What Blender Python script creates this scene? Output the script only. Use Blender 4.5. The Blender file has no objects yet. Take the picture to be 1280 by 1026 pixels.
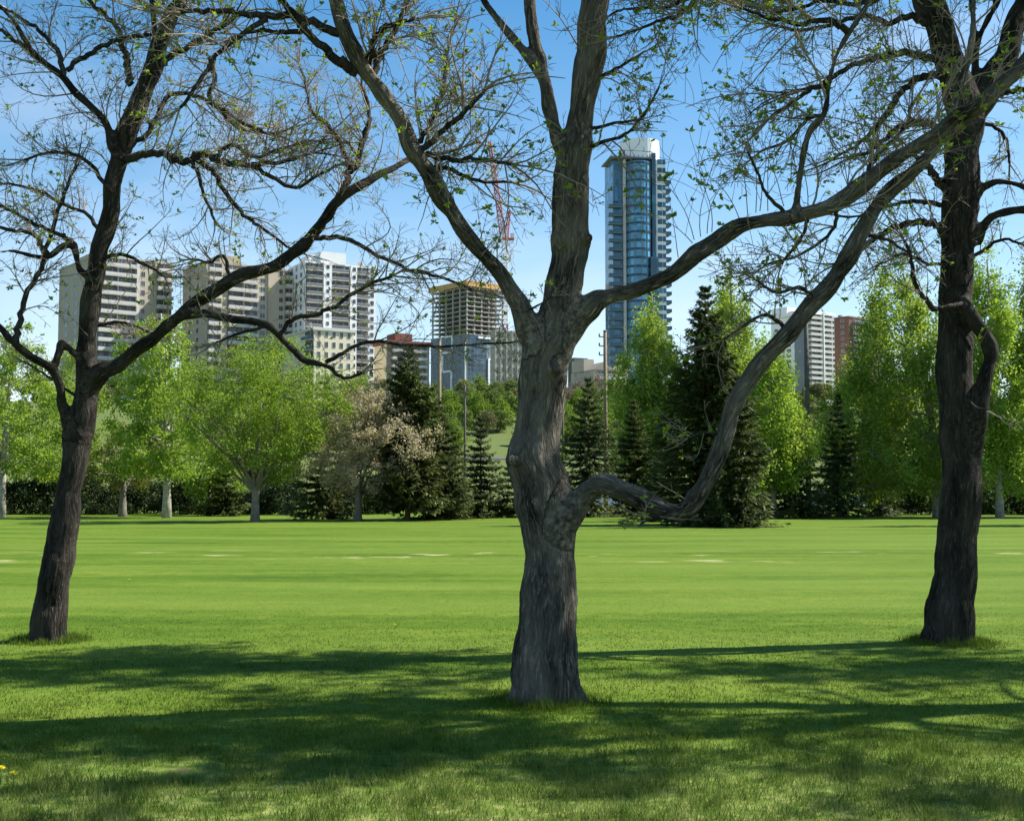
import bpy, math, random
import numpy as np
from mathutils import Vector, Matrix, noise, kdtree

R = math.radians
# ------------------------------------------------------------------ camera model (pixels of a 1280 x 1026 frame)
F, CX, CY, HOR, CAMZ = 1545.0, 640.0, 513.0, 615.0, 1.6
PITCH = math.atan((HOR - CY) / F)
SP, CP = math.sin(PITCH), math.cos(PITCH)


def P(x, y, Y):
    dx, dy = (x - CX) / F, (CY - y) / F
    d = (dx, CP - dy * SP, SP + dy * CP)
    t = Y / d[1]
    return np.array([d[0] * t, Y, CAMZ + d[2] * t])


def gx(x, Y):
    return (x - CX) / F * Y


def zpx(y, Y):
    return P(640, y, Y)[2]


scene = bpy.context.scene
col = scene.collection
SUN_EL, SUN_DIR = R(46), Vector((0.972, 0.235, 0)).normalized()

# ------------------------------------------------------------------ objects


def link(name, data):
    o = bpy.data.objects.new(name, data)
    col.objects.link(o)
    return o


def tag(o, label=None, cat=None, group=None, kind=None):
    if label:
        o['label'] = label
    if cat:
        o['category'] = cat
    if group:
        o['group'] = group
    if kind:
        o['kind'] = kind
    return o


def thing(name, label, cat, loc=(0, 0, 0), rz=0.0, group=None):
    o = link(name, None)
    o.location = loc
    o.rotation_euler = (0, 0, rz)
    o.empty_display_size = 0.2
    return tag(o, label, cat, group)


def copy_tree(o, parent=None):
    c = o.copy()
    col.objects.link(c)
    c.parent = parent
    for ch in list(o.children):
        if ch is not c:
            copy_tree(ch, c)
    return c


class MB:
    """collects faces, builds ONE mesh object"""

    def __init__(s):
        s.v, s.q, s.t, s.qm, s.tm, s.n = [], [], [], [], [], 0

    def add(s, v, q=None, t=None, m=0):
        v = np.asarray(v, dtype=np.float32).reshape(-1, 3)
        s.v.append(v)
        if q is not None and len(q):
            q = np.asarray(q, dtype=np.int64).reshape(-1, 4) + s.n
            s.q.append(q)
            s.qm.append(np.full(len(q), m, dtype=np.int32))
        if t is not None and len(t):
            t = np.asarray(t, dtype=np.int64).reshape(-1, 3) + s.n
            s.t.append(t)
            s.tm.append(np.full(len(t), m, dtype=np.int32))
        s.n += len(v)
        return s

    def box(s, a, b, m=0):
        (x0, y0, z0), (x1, y1, z1) = a, b
        v = [(x0, y0, z0), (x1, y0, z0), (x1, y1, z0), (x0, y1, z0), (x0, y0, z1), (x1, y0, z1), (x1, y1, z1), (x0, y1, z1)]
        q = [(0, 3, 2, 1), (4, 5, 6, 7), (0, 1, 5, 4), (1, 2, 6, 5), (2, 3, 7, 6), (3, 0, 4, 7)]
        return s.add(v, q, None, m)

    def prism(s, poly, z0, z1, m=0):
        n = len(poly)
        v = [(x, y, z0) for x, y in poly] + [(x, y, z1) for x, y in poly] + [tuple(np.mean(poly, axis=0)) + (z1,), tuple(np.mean(poly, axis=0)) + (z0,)]
        q = [(i, (i + 1) % n, n + (i + 1) % n, n + i) for i in range(n)]
        t = [(n + i, n + (i + 1) % n, 2 * n) for i in range(n)] + [((i + 1) % n, i, 2 * n + 1) for i in range(n)]
        return s.add(v, q, t, m)

    def tube(s, pts, rad, k=6, cap=False, m=0, lump=0.0):
        pts = np.asarray(pts, dtype=np.float64)
        n = len(pts)
        rad = np.broadcast_to(np.asarray(rad, dtype=np.float64), (n,))
        T = np.gradient(pts, axis=0)
        T /= np.linalg.norm(T, axis=1)[:, None] + 1e-9
        if k > 5:
            U = np.zeros_like(T)
            u = np.cross(T[0], (0.31, 0.9, 0.2) if abs(T[0][1]) < .85 else (1, 0, 0))
            for i in range(n):
                u = u - T[i] * np.dot(u, T[i])
                u /= np.linalg.norm(u) + 1e-9
                U[i] = u
        else:
            d = pts[-1] - pts[0]
            a = np.array((0.1, 0.95, 0.3)) if abs(d[1]) < .7 * np.linalg.norm(d) else np.array((1.0, .1, .2))
            U = np.cross(T, a)
            U /= np.linalg.norm(U, axis=1)[:, None] + 1e-9
        W = np.cross(T, U)
        th = np.arange(k) * (2 * math.pi / k)
        r = rad[:, None]
        if lump:
            ph = np.random.default_rng(int(abs(pts[0][0]) * 1000) + n).uniform(0, 6.28, 4)
            L = np.arange(n)[:, None]
            r = r * (1 + lump * (np.sin(2 * th + ph[0] + L * .25) * .6 + np.sin(3 * th + ph[1] - L * .18) * .5 + np.sin(5 * th + ph[2]) * .25 + np.sin(L * .55 + ph[3]) * .35))
        V = pts[:, None, :] + (np.cos(th)[None, :, None] * U[:, None, :] + np.sin(th)[None, :, None] * W[:, None, :]) * r[..., None]
        V = V.reshape(-1, 3)
        i = np.arange(n - 1)[:, None] * k
        j = np.arange(k)[None, :]
        j2 = (j + 1) % k
        q = np.stack([i + j, i + j2, i + k + j2, i + k + j], axis=-1).reshape(-1, 4)
        t = None
        if cap:
            V = np.vstack([V, pts[0] - T[0] * rad[0] * .3, pts[-1] + T[-1] * rad[-1] * .4])
            t = [((a + 1) % k, a, n * k) for a in range(k)] + [((n - 1) * k + a, (n - 1) * k + (a + 1) % k, n * k + 1) for a in range(k)]
        return s.add(V, q, t, m)

    def mesh(s, name, smooth=False):
        me = bpy.data.meshes.new(name)
        v = np.concatenate(s.v)
        q = np.concatenate(s.q) if s.q else np.zeros((0, 4), np.int64)
        t = np.concatenate(s.t) if s.t else np.zeros((0, 3), np.int64)
        me.vertices.add(len(v))
        me.vertices.foreach_set('co', v.ravel())
        idx = np.concatenate([q.ravel(), t.ravel()]).astype(np.int32)
        me.loops.add(len(idx))
        me.loops.foreach_set('vertex_index', idx)
        nq, nt = len(q), len(t)
        st = np.concatenate([np.arange(nq) * 4, nq * 4 + np.arange(nt) * 3]).astype(np.int32)
        me.polygons.add(nq + nt)
        me.polygons.foreach_set('loop_start', st)
        mi = np.concatenate((s.qm if s.q else []) + (s.tm if s.t else [])).astype(np.int32)
        me.polygons.foreach_set('material_index', mi)
        me.polygons.foreach_set('use_smooth', np.full(nq + nt, smooth, dtype=bool))
        me.update(calc_edges=True)
        return me

    def build(s, name, mats, parent=None, smooth=False, loc=(0, 0, 0), rz=0.0):
        me = s.mesh(name, smooth)
        for m in (mats if isinstance(mats, (list, tuple)) else [mats]):
            me.materials.append(m)
        o = link(name, me)
        o.location = loc
        o.rotation_euler = (0, 0, rz)
        o.parent = parent
        return o


def inst(name, me, parent, loc, rz=0.0):
    o = link(name, me)
    o.location = loc
    o.rotation_euler = (0, 0, rz)
    o.parent = parent
    return o


# ------------------------------------------------------------------ materials
def newmat(name):
    m = bpy.data.materials.new(name)
    m.use_nodes = True
    nt = m.node_tree
    b = nt.nodes['Principled BSDF']
    return m, nt, b


def N(nt, typ, **kw):
    n = nt.nodes.new(typ)
    for k, v in kw.items():
        if k in n.inputs:
            n.inputs[k].default_value = v
        else:
            setattr(n, k, v)
    return n


def ramp(nt, fac, stops, interp='LINEAR'):
    r = nt.nodes.new('ShaderNodeValToRGB')
    r.color_ramp.interpolation = interp
    el = r.color_ramp.elements
    while len(el) < len(stops):
        el.new(0.5)
    for e, (p, c) in zip(el, stops):
        e.position = p
        e.color = (c[0], c[1], c[2], 1) if len(c) == 3 else c
    nt.links.new(fac, r.inputs['Fac'])
    return r


def mix(nt, fac, a, b, mode='MIX'):
    m = nt.nodes.new('ShaderNodeMix')
    m.data_type = 'RGBA'
    m.blend_type = mode
    for sock, v in ((m.inputs['Factor'], fac), (m.inputs['A'], a), (m.inputs['B'], b)):
        pass
    ia, ib = [i for i in m.inputs if i.name == 'A' and i.type == 'RGBA'][0], [i for i in m.inputs if i.name == 'B' and i.type == 'RGBA'][0]
    for sock, v in ((m.inputs[0], fac), (ia, a), (ib, b)):
        if hasattr(v, 'is_output'):
            nt.links.new(v, sock)
        elif isinstance(v, (int, float)):
            sock.default_value = v
        else:
            sock.default_value = (v[0], v[1], v[2], 1)
    return [o for o in m.outputs if o.type == 'RGBA'][0]


def math_(nt, op, a, b=None, clamp=False):
    m = nt.nodes.new('ShaderNodeMath')
    m.operation = op
    m.use_clamp = clamp
    for s_, v in ((m.inputs[0], a), (m.inputs[1], b)):
        if v is None:
            continue
        if hasattr(v, 'is_output'):
            nt.links.new(v, s_)
        else:
            s_.default_value = v
    return m.outputs[0]


def plain(name, c, rough=0.8, var=0.12, scale=0.6, spec=0.3, metal=0.0):
    """painted / cast surface: base colour with soft weathering"""
    m, nt, b = newmat(name)
    tc = N(nt, 'ShaderNodeTexCoord')
    n1 = N(nt, 'ShaderNodeTexNoise', Scale=scale, Detail=5.0, Roughness=0.65)
    nt.links.new(tc.outputs['Object'], n1.inputs['Vector'])
    r = ramp(nt, n1.outputs['Fac'], [(0.3, [x * (1 - var) for x in c]), (0.7, [min(1, x * (1 + var)) for x in c])])
    nt.links.new(r.outputs['Color'], b.inputs['Base Color'])
    b.inputs['Roughness'].default_value = rough
    b.inputs['Specular IOR Level'].default_value = spec
    b.inputs['Metallic'].default_value = metal
    return m


def glass(name, c, rough=0.12, var=0.5):
    m, nt, b = newmat(name)
    tc = N(nt, 'ShaderNodeTexCoord')
    oi = N(nt, 'ShaderNodeObjectInfo')
    n1 = N(nt, 'ShaderNodeTexWhiteNoise')
    mp = N(nt, 'ShaderNodeVectorMath', operation='MULTIPLY')
    mp.inputs[1].default_value = (0.55, 0.55, 0.33)
    fl = N(nt, 'ShaderNodeVectorMath', operation='FLOOR')
    ad = N(nt, 'ShaderNodeVectorMath', operation='ADD')
    nt.links.new(tc.outputs['Object'], mp.inputs[0])
    nt.links.new(mp.outputs[0], fl.inputs[0])
    nt.links.new(fl.outputs[0], ad.inputs[0])
    nt.links.new(oi.outputs['Random'], ad.inputs[1])
    nt.links.new(ad.outputs[0], n1.inputs['Vector'])
    r = ramp(nt, n1.outputs['Value'], [(0.0, [x * (1 - var) for x in c]), (0.7, c), (1.0, [min(1, x * (1 + 1.6 * var)) for x in c])])
    nt.links.new(r.outputs['Color'], b.inputs['Base Color'])
    b.inputs['Roughness'].default_value = rough
    b.inputs['Specular IOR Level'].default_value = 0.6
    return m


def leafmat(name, dark, light, trans=0.45, clump=0.9, tcol=1.25):
    """thin leaves: random per leaf, drifting per clump; light passes through"""
    m, nt, b = newmat(name)
    g = N(nt, 'ShaderNodeNewGeometry')
    oi = N(nt, 'ShaderNodeObjectInfo')
    tc = N(nt, 'ShaderNodeTexCoord')
    n1 = N(nt, 'ShaderNodeTexNoise', Scale=clump, Detail=2.0)
    nt.links.new(tc.outputs['Object'], n1.inputs['Vector'])
    f = math_(nt, 'MULTIPLY', g.outputs['Random Per Island'], 0.55)
    f2 = math_(nt, 'ADD', f, math_(nt, 'MULTIPLY', math_(nt, 'SUBTRACT', n1.outputs['Fac'], 0.5), 1.3))
    f3 = math_(nt, 'ADD', f2, math_(nt, 'ADD', 0.18, math_(nt, 'MULTIPLY', oi.outputs['Random'], 0.12)), True)
    r = ramp(nt, f3, [(0.0, dark), (1.0, light)])
    nt.links.new(r.outputs['Color'], b.inputs['Base Color'])
    b.inputs['Roughness'].default_value = 0.55
    b.inputs['Specular IOR Level'].default_value = 0.12
    tr = N(nt, 'ShaderNodeBsdfTranslucent')
    tcx = mix(nt, 1.0, r.outputs['Color'], (tcol * 1.05, tcol, tcol * .55), 'MULTIPLY')
    nt.links.new(tcx, tr.inputs['Color'])
    ms = N(nt, 'ShaderNodeMixShader')
    ms.inputs[0].default_value = trans
    nt.links.new(b.outputs[0], ms.inputs[1])
    nt.links.new(tr.outputs[0], ms.inputs[2])
    nt.links.new(ms.outputs[0], nt.nodes['Material Output'].inputs['Surface'])
    return m


def barkmat(name, dark, mid, light, use_attr=True, fine=1.0):
    m, nt, b = newmat(name)
    if use_attr:
        src = N(nt, 'ShaderNodeAttribute', attribute_name='barkco').outputs['Vector']
    else:
        tc = N(nt, 'ShaderNodeTexCoord')
        mp = N(nt, 'ShaderNodeMapping')
        mp.inputs['Scale'].default_value = (1, 1, 0.22)
        nt.links.new(tc.outputs['Object'], mp.inputs['Vector'])
        src = mp.outputs['Vector']
    wob = N(nt, 'ShaderNodeTexNoise', Scale=9.0 * fine, Detail=3.0)
    nt.links.new(src, wob.inputs['Vector'])
    ad = N(nt, 'ShaderNodeVectorMath', operation='MULTIPLY_ADD')
    ad.inputs[1].default_value = (0.11, 0.11, 0.11)
    nt.links.new(wob.outputs['Color'], ad.inputs[0])
    nt.links.new(src, ad.inputs[2])
    sq = N(nt, 'ShaderNodeVectorMath', operation='MULTIPLY')
    sq.inputs[1].default_value = (1, 1, 0.42) if use_attr else (1, 1, 1)
    nt.links.new(ad.outputs[0], sq.inputs[0])
    f1 = N(nt, 'ShaderNodeTexNoise', Scale=30.0 * fine, Detail=2.5, Roughness=0.5)
    f2 = N(nt, 'ShaderNodeTexNoise', Scale=75.0 * fine, Detail=3.0, Roughness=0.6)
    nt.links.new(sq.outputs[0], f1.inputs['Vector'])
    nt.links.new(sq.outputs[0], f2.inputs['Vector'])
    r1 = math_(nt, 'MULTIPLY', math_(nt, 'ABSOLUTE', math_(nt, 'SUBTRACT', f1.outputs['Fac'], 0.5)), 6.5, True)
    r2 = math_(nt, 'MULTIPLY', math_(nt, 'ABSOLUTE', math_(nt, 'SUBTRACT', f2.outputs['Fac'], 0.5)), 5.5, True)
    nz = N(nt, 'ShaderNodeTexNoise', Scale=60.0 * fine, Detail=6.0, Roughness=0.7)
    nt.links.new(src, nz.inputs['Vector'])
    big = N(nt, 'ShaderNodeTexNoise', Scale=5.0, Detail=5.0, Roughness=0.65)
    nt.links.new(src, big.inputs['Vector'])
    ridge = math_(nt, 'MULTIPLY', r1, math_(nt, 'ADD', 0.45, math_(nt, 'MULTIPLY', r2, 0.55)))
    h = math_(nt, 'ADD', math_(nt, 'MULTIPLY', ridge, 0.6), math_(nt, 'MULTIPLY', nz.outputs['Fac'], 0.5))
    r = ramp(nt, h, [(0.28, dark), (0.56, mid), (0.9, [x * 1.35 for x in light])])
    c2 = mix(nt, ramp(nt, big.outputs['Fac'], [(0.38, (0, 0, 0)), (0.68, (1, 1, 1))]).outputs['Color'], r.outputs['Color'], [x * 1.25 + .012 for x in light])
    c3 = mix(nt, 0.4, r.outputs['Color'], c2)
    nt.links.new(c3, b.inputs['Base Color'])
    b.inputs['Roughness'].default_value = 0.92
    b.inputs['Specular IOR Level'].default_value = 0.15
    if use_attr:
        # where two limbs run into each other the grain breaks up
        sm = N(nt, 'ShaderNodeAttribute', attribute_name='seam').outputs['Fac']
        tco = N(nt, 'ShaderNodeTexCoord')
        iso = N(nt, 'ShaderNodeTexNoise', Scale=22.0, Detail=7.0, Roughness=0.72)
        nt.links.new(tco.outputs['Object'], iso.inputs['Vector'])
        hi = math_(nt, 'MULTIPLY', iso.outputs['Fac'], 1.0)
        ri = ramp(nt, hi, [(0.30, dark), (0.47, mid), (0.68, light)])
        nt.links.new(mix(nt, sm, ri.outputs['Color'], c3), b.inputs['Base Color'])
        h = math_(nt, 'ADD', math_(nt, 'MULTIPLY', h, sm), math_(nt, 'MULTIPLY', hi, math_(nt, 'SUBTRACT', 1.0, sm)))
    bp = N(nt, 'ShaderNodeBump', Strength=1.0, Distance=0.04)
    nt.links.new(h, bp.inputs['Height'])
    nt.links.new(bp.outputs[0], b.inputs['Normal'])
    return m


M = {}
M['bark'] = barkmat('furrowed_bark', (0.012, 0.0105, 0.009), (0.102, 0.088, 0.071), (0.35, 0.305, 0.245))
M['bark_dark'] = barkmat('dark_furrowed_bark', (0.006, 0.0052, 0.0045), (0.034, 0.029, 0.023), (0.125, 0.106, 0.082))
M['bark_branch'] = barkmat('branch_bark', (0.012, 0.0105, 0.009), (0.048, 0.041, 0.033), (0.15, 0.128, 0.103), False, 1.4)
M['twig'] = plain('twig_bark', (0.24, 0.195, 0.145), 0.85, 0.35, 3.0)
M['bud'] = leafmat('opening_leaves', (0.10, 0.17, 0.02), (0.30, 0.40, 0.06), 0.5, 2.0)
M['trunk_grey'] = plain('grey_bark', (0.17, 0.15, 0.12), 0.9, 0.35, 4.0)
M['trunk_pale'] = plain('pale_bark', (0.33, 0.305, 0.26), 0.9, 0.55, 3.5)
M['trunk_dark'] = plain('dark_bark', (0.075, 0.058, 0.045), 0.9, 0.3, 4.0)
M['leaf_poplar'] = leafmat('poplar_leaves', (0.125, 0.21, 0.026), (0.33, 0.435, 0.09), 0.5, 0.5)
M['leaf_birch'] = leafmat('birch_leaves', (0.14, 0.235, 0.026), (0.33, 0.455, 0.085), 0.5, 0.5)
M['leaf_elm'] = leafmat('elm_leaves', (0.11, 0.19, 0.02), (0.27, 0.375, 0.06), 0.5, 0.6)
M['leaf_olive'] = leafmat('olive_leaves', (0.10, 0.12, 0.025), (0.24, 0.25, 0.06), 0.4, 0.6)
M['leaf_tan'] = leafmat('dry_seed_clusters', (0.31, 0.265, 0.185), (0.55, 0.48, 0.36), 0.3, 0.8)
M['leaf_shrub_shaded'] = leafmat('shaded_shrub_leaves', (0.010, 0.018, 0.006), (0.036, 0.056, 0.016), 0.15, 0.7)  # dark evergreen leaves, darkened further to stand in for canopy shade
M['needle'] = leafmat('spruce_needles', (0.016, 0.030, 0.009), (0.12, 0.145, 0.035), 0.18, 0.8)
M['needle_blue'] = leafmat('dusky_needles', (0.022, 0.038, 0.016), (0.115, 0.14, 0.05), 0.18, 0.8)
M['needle_light'] = leafmat('cedar_sprays', (0.045, 0.065, 0.018), (0.11, 0.14, 0.04), 0.15, 0.8)
M['hill_green'] = leafmat('hillside_leaves', (0.075, 0.125, 0.03), (0.18, 0.24, 0.065), 0.35, 0.25)
M['hill_bright'] = leafmat('hillside_bright_leaves', (0.10, 0.17, 0.02), (0.23, 0.33, 0.05), 0.4, 0.25)
M['hill_olive'] = leafmat('hillside_olive_leaves', (0.09, 0.10, 0.05), (0.21, 0.21, 0.10), 0.3, 0.25)
M['hill_brown'] = leafmat('hillside_bare_twigs', (0.12, 0.10, 0.075), (0.26, 0.22, 0.17), 0.2, 0.25)

# ------------------------------------------------------------------ ground
H_HILL = 30.0


def sstep(t):
    t = np.clip(t, 0, 1)
    return t * t * (3 - 2 * t)


def hz(X, Y):
    X, Y = np.asarray(X, float), np.asarray(Y, float)
    b = 8 * np.sin(X * .013 + 1.1) + 5 * np.sin(X * .031)
    return H_HILL * sstep((Y - 135 - b * .8) / (265 + b)) + 0.25 * np.sin(X * .05) * sstep((Y - 100) / 80)


def lawn_nodes(nt, pos):
    """one colour field for the lawn sheet and for the blades that grow on it"""
    sx = N(nt, 'ShaderNodeSeparateXYZ')
    nt.links.new(pos, sx.inputs[0])
    Yv, Xv = sx.outputs['Y'], sx.outputs['X']
    mp = N(nt, 'ShaderNodeMapping')
    mp.inputs['Scale'].default_value = (0.16, 0.75, 1)
    nt.links.new(pos, mp.inputs['Vector'])
    n1 = N(nt, 'ShaderNodeTexNoise', Scale=1.0, Detail=6.0, Roughness=0.62)
    nt.links.new(mp.outputs[0], n1.inputs['Vector'])
    n2 = N(nt, 'ShaderNodeTexNoise', Scale=2.6, Detail=6.0, Roughness=0.7)
    nt.links.new(pos, n2.inputs['Vector'])
    f = math_(nt, 'ADD', math_(nt, 'MULTIPLY', n1.outputs['Fac'], 0.6), math_(nt, 'MULTIPLY', n2.outputs['Fac'], 0.4))
    base = ramp(nt, f, [(0.36, (0.046, 0.098, 0.006)), (0.5, (0.087, 0.150, 0.010)), (0.64, (0.158, 0.212, 0.027))]).outputs['Color']
    # mowing passes, long and faint
    mw = N(nt, 'ShaderNodeTexNoise', Scale=1.0, Detail=2.0)
    mp2 = N(nt, 'ShaderNodeMapping')
    mp2.inputs['Scale'].default_value = (0.045, 0.36, 1)
    nt.links.new(pos, mp2.inputs['Vector'])
    nt.links.new(mp2.outputs[0], mw.inputs['Vector'])
    base = mix(nt, ramp(nt, mw.outputs['Fac'], [(0.42, (0, 0, 0)), (0.60, (.6, .6, .6))]).outputs['Color'], base, (0.134, 0.198, 0.026))
    # coarser, paler turf by the verge, its sunlit look partly put into the colour
    vg = math_(nt, 'MULTIPLY', math_(nt, 'SUBTRACT', 8.6, Yv), 0.45, True)
    vg = math_(nt, 'MULTIPLY', vg, math_(nt, 'ADD', 0.15, math_(nt, 'MULTIPLY', n2.outputs['Fac'], 1.1)), True)
    n4 = N(nt, 'ShaderNodeTexNoise', Scale=7.5, Detail=4.0, Roughness=0.65)
    nt.links.new(pos, n4.inputs['Vector'])
    vc = ramp(nt, n4.outputs['Fac'], [(0.34, (0.075, 0.145, 0.022)), (0.5, (0.165, 0.225, 0.05)), (0.64, (0.27, 0.30, 0.105))]).outputs['Color']
    base = mix(nt, vg, base, vc)
    near = math_(nt, 'MULTIPLY', math_(nt, 'SUBTRACT', 16.0, Yv), 0.1, True)
    n5 = ramp(nt, n4.outputs['Fac'], [(0.36, (.70, .74, .66)), (0.64, (1.25, 1.18, 1.2))]).outputs['Color']
    base = mix(nt, math_(nt, 'MULTIPLY', near, .8), base, mix(nt, 1.0, base, n5, 'MULTIPLY'))
    # worn straw patches in a band across the far lawn
    n3 = N(nt, 'ShaderNodeTexNoise', Scale=1.0, Detail=5.0, Roughness=0.6)
    mp3 = N(nt, 'ShaderNodeMapping')
    mp3.inputs['Scale'].default_value = (0.42, 0.6, 1)
    mp3.inputs['Location'].default_value = (3.7, 1.2, 0)
    nt.links.new(pos, mp3.inputs['Vector'])
    nt.links.new(mp3.outputs[0], n3.inputs['Vector'])
    band = math_(nt, 'SUBTRACT', 1.0, math_(nt, 'MULTIPLY', math_(nt, 'ABSOLUTE', math_(nt, 'SUBTRACT', Yv, 31.0)), 0.26), True)
    wp = ramp(nt, n3.outputs['Fac'], [(0.60, (0, 0, 0)), (0.66, (1, 1, 1))]).outputs['Color']
    base = mix(nt, math_(nt, 'MULTIPLY', math_(nt, 'MULTIPLY', wp, band), 0.85), base, (0.52, 0.45, 0.25))
    # a scuffed bare spot near the verge
    dx = math_(nt, 'MULTIPLY', math_(nt, 'ADD', Xv, 1.95), 1.9)
    dy = math_(nt, 'MULTIPLY', math_(nt, 'SUBTRACT', Yv, 7.25), 3.6)
    d = math_(nt, 'SQRT', math_(nt, 'ADD', math_(nt, 'MULTIPLY', dx, dx), math_(nt, 'MULTIPLY', dy, dy)))
    dd = math_(nt, 'ADD', d, math_(nt, 'MULTIPLY', n4.outputs['Fac'], 1.7))
    sp = ramp(nt, dd, [(0.80, (.9, .9, .9)), (1.25, (0, 0, 0))]).outputs['Color']
    base = mix(nt, sp, base, (0.105, 0.075, 0.05))
    # the rough slope behind
    hs = math_(nt, 'MULTIPLY', math_(nt, 'SUBTRACT', Yv, 125), 0.03, True)
    base = mix(nt, hs, base, mix(nt, n2.outputs['Fac'], (0.085, 0.125, 0.035), (0.15, 0.18, 0.06)))
    return base


def make_ground():
    xs = np.unique(np.concatenate([np.linspace(-2500, -320, 8), np.linspace(-300, 300, 121), np.linspace(320, 2500, 8)]))
    ys = np.unique(np.concatenate([np.linspace(-150, 0, 7), np.linspace(4, 120, 59), np.linspace(125, 430, 80), np.linspace(450, 3500, 12)]))
    Xg, Yg = np.meshgrid(xs, ys)
    Z = hz(Xg, Yg)
    nx, ny = len(xs), len(ys)
    v = np.stack([Xg, Yg, Z], -1).reshape(-1, 3)
    i = np.arange(ny - 1)[:, None] * nx
    j = np.arange(nx - 1)[None, :]
    q = np.stack([i + j, i + j + 1, i + nx + j + 1, i + nx + j], -1).reshape(-1, 4)
    m, nt, b = newmat('lawn')
    tc = N(nt, 'ShaderNodeTexCoord')
    c = lawn_nodes(nt, tc.outputs['Object'])
    nz = N(nt, 'ShaderNodeTexNoise', Scale=14.0, Detail=5.0, Roughness=0.75)
    nt.links.new(tc.outputs['Object'], nz.inputs['Vector'])
    c2 = mix(nt, ramp(nt, nz.outputs['Fac'], [(0.35, (0, 0, 0)), (0.65, (1, 1, 1))]).outputs['Color'], mix(nt, 1.0, c, (0.72, 0.74, 0.7), 'MULTIPLY'), mix(nt, 1.0, c, (1.14, 1.1, 1.05), 'MULTIPLY'))
    nt.links.new(c2, b.inputs['Base Color'])
    b.inputs['Roughness'].default_value = 0.95
    b.inputs['Specular IOR Level'].default_value = 0.1
    bp = N(nt, 'ShaderNodeBump', Strength=0.5, Distance=0.03)
    nt.links.new(nz.outputs['Fac'], bp.inputs['Height'])
    nt.links.new(bp.outputs[0], b.inputs['Normal'])
    o = MB().add(v, q).build('ground', m, None, True)
    tag(o, kind='structure')


def make_grass():
    g = np.random.default_rng(11)
    n = 560000
    Yv = np.exp(g.uniform(math.log(4.6), math.log(24), n))
    Xv = g.uniform(-.56, .56, n) * Yv
    # clumpiness
    keep = (np.sin(Xv * 5.1 + np.sin(Yv * 3.3) * 2) * np.sin(Yv * 4.7 + np.sin(Xv * 2.9) * 2) > g.uniform(-1.5, .4, n))
    bare = np.hypot((Xv + 1.95) * 1.9, (Yv - 7.25) * 3.6) < g.uniform(.25, .8, n)
    keep &= ~bare
    keep &= g.uniform(0, 1, n) > np.clip((Yv - 8) / 15, 0, 1) ** .7
    Xv, Yv = Xv[keep], Yv[keep]
    n = len(Xv)
    lod = np.clip(Yv / 9.0, .75, 1.7)
    tall = np.where(Yv < 8.5, 1.25, 1.0)
    h = g.uniform(.018, .042, n) * tall * (0.85 + .1 * lod) * np.clip(1.65 - Yv / 13, .3, 1)
    hc = .5 + .5 * np.sin(Xv * 8.3 + 2.2 * np.sin(Yv * 5.1)) * np.sin(Yv * 9.7 + 2.0 * np.sin(Xv * 4.3))
    h = h * np.where(Yv < 10, .65 + hc * np.clip(1.5 - (Yv - 6) * .25, .4, 1.5), 1)
    # taller unmown ring round the three trunks
    extra_x, extra_y, extra_h = [], [], []
    for bx, by, rr in TRUNK_SPOTS:
        k = 2600
        a = g.uniform(0, 6.283, k)
        d = rr * (0.92 + np.abs(g.normal(0, .42, k)))
        extra_x.append(bx + np.cos(a) * d)
        extra_y.append(by + np.sin(a) * d)
        extra_h.append(g.uniform(.05, .15, k) * np.exp(-(d / rr - 1) * .8) * (.65 + .4 * np.sin(a * 3 + bx) * np.sin(a * 5 + by)))
    Xv = np.concatenate([Xv] + extra_x)
    Yv = np.concatenate([Yv] + extra_y)
    h = np.concatenate([h] + extra_h)
    n = len(Xv)
    lod = np.clip(Yv / 9.0, .75, 2.0)
    w = g.uniform(.0022, .0045, n) * lod
    a = g.uniform(0, 6.283, n)
    lean = g.uniform(.1, .75, n) * h
    la = g.uniform(0, 6.283, n)
    base = np.stack([Xv, Yv, hz(Xv, Yv) - .004], -1)
    s = np.stack([np.cos(a) * w, np.sin(a) * w, np.zeros(n)], -1)
    tip = base + np.stack([np.cos(la) * lean, np.sin(la) * lean, h], -1)
    v = np.stack([base - s, base + s, tip], 1).reshape(-1, 3)
    t = np.arange(n * 3).reshape(-1, 3)
    m, nt, b = newmat('grass_blades')
    tc = N(nt, 'ShaderNodeTexCoord')
    ge = N(nt, 'ShaderNodeNewGeometry')
    c = lawn_nodes(nt, tc.outputs['Object'])
    c2 = mix(nt, ge.outputs['Random Per Island'], mix(nt, 1.0, c, (0.78, 0.82, 0.76), 'MULTIPLY'), mix(nt, 1.0, c, (1.16, 1.1, 1.1), 'MULTIPLY'))
    nt.links.new(c2, b.inputs['Base Color'])
    b.inputs['Roughness'].default_value = 0.6
    b.inputs['Specular IOR Level'].default_value = 0.2
    tr = N(nt, 'ShaderNodeBsdfTranslucent')
    nt.links.new(c2, tr.inputs['Color'])
    ms = N(nt, 'ShaderNodeMixShader')
    ms.inputs[0].default_value = 0.35
    nt.links.new(b.outputs[0], ms.inputs[1])
    nt.links.new(tr.outputs[0], ms.inputs[2])
    nt.links.new(ms.outputs[0], nt.nodes['Material Output'].inputs['Surface'])
    o = MB().add(v, None, t).build('grass', m)
    tag(o, 'short green lawn grass with longer blades round the tree trunks', 'grass', kind='stuff')


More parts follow.
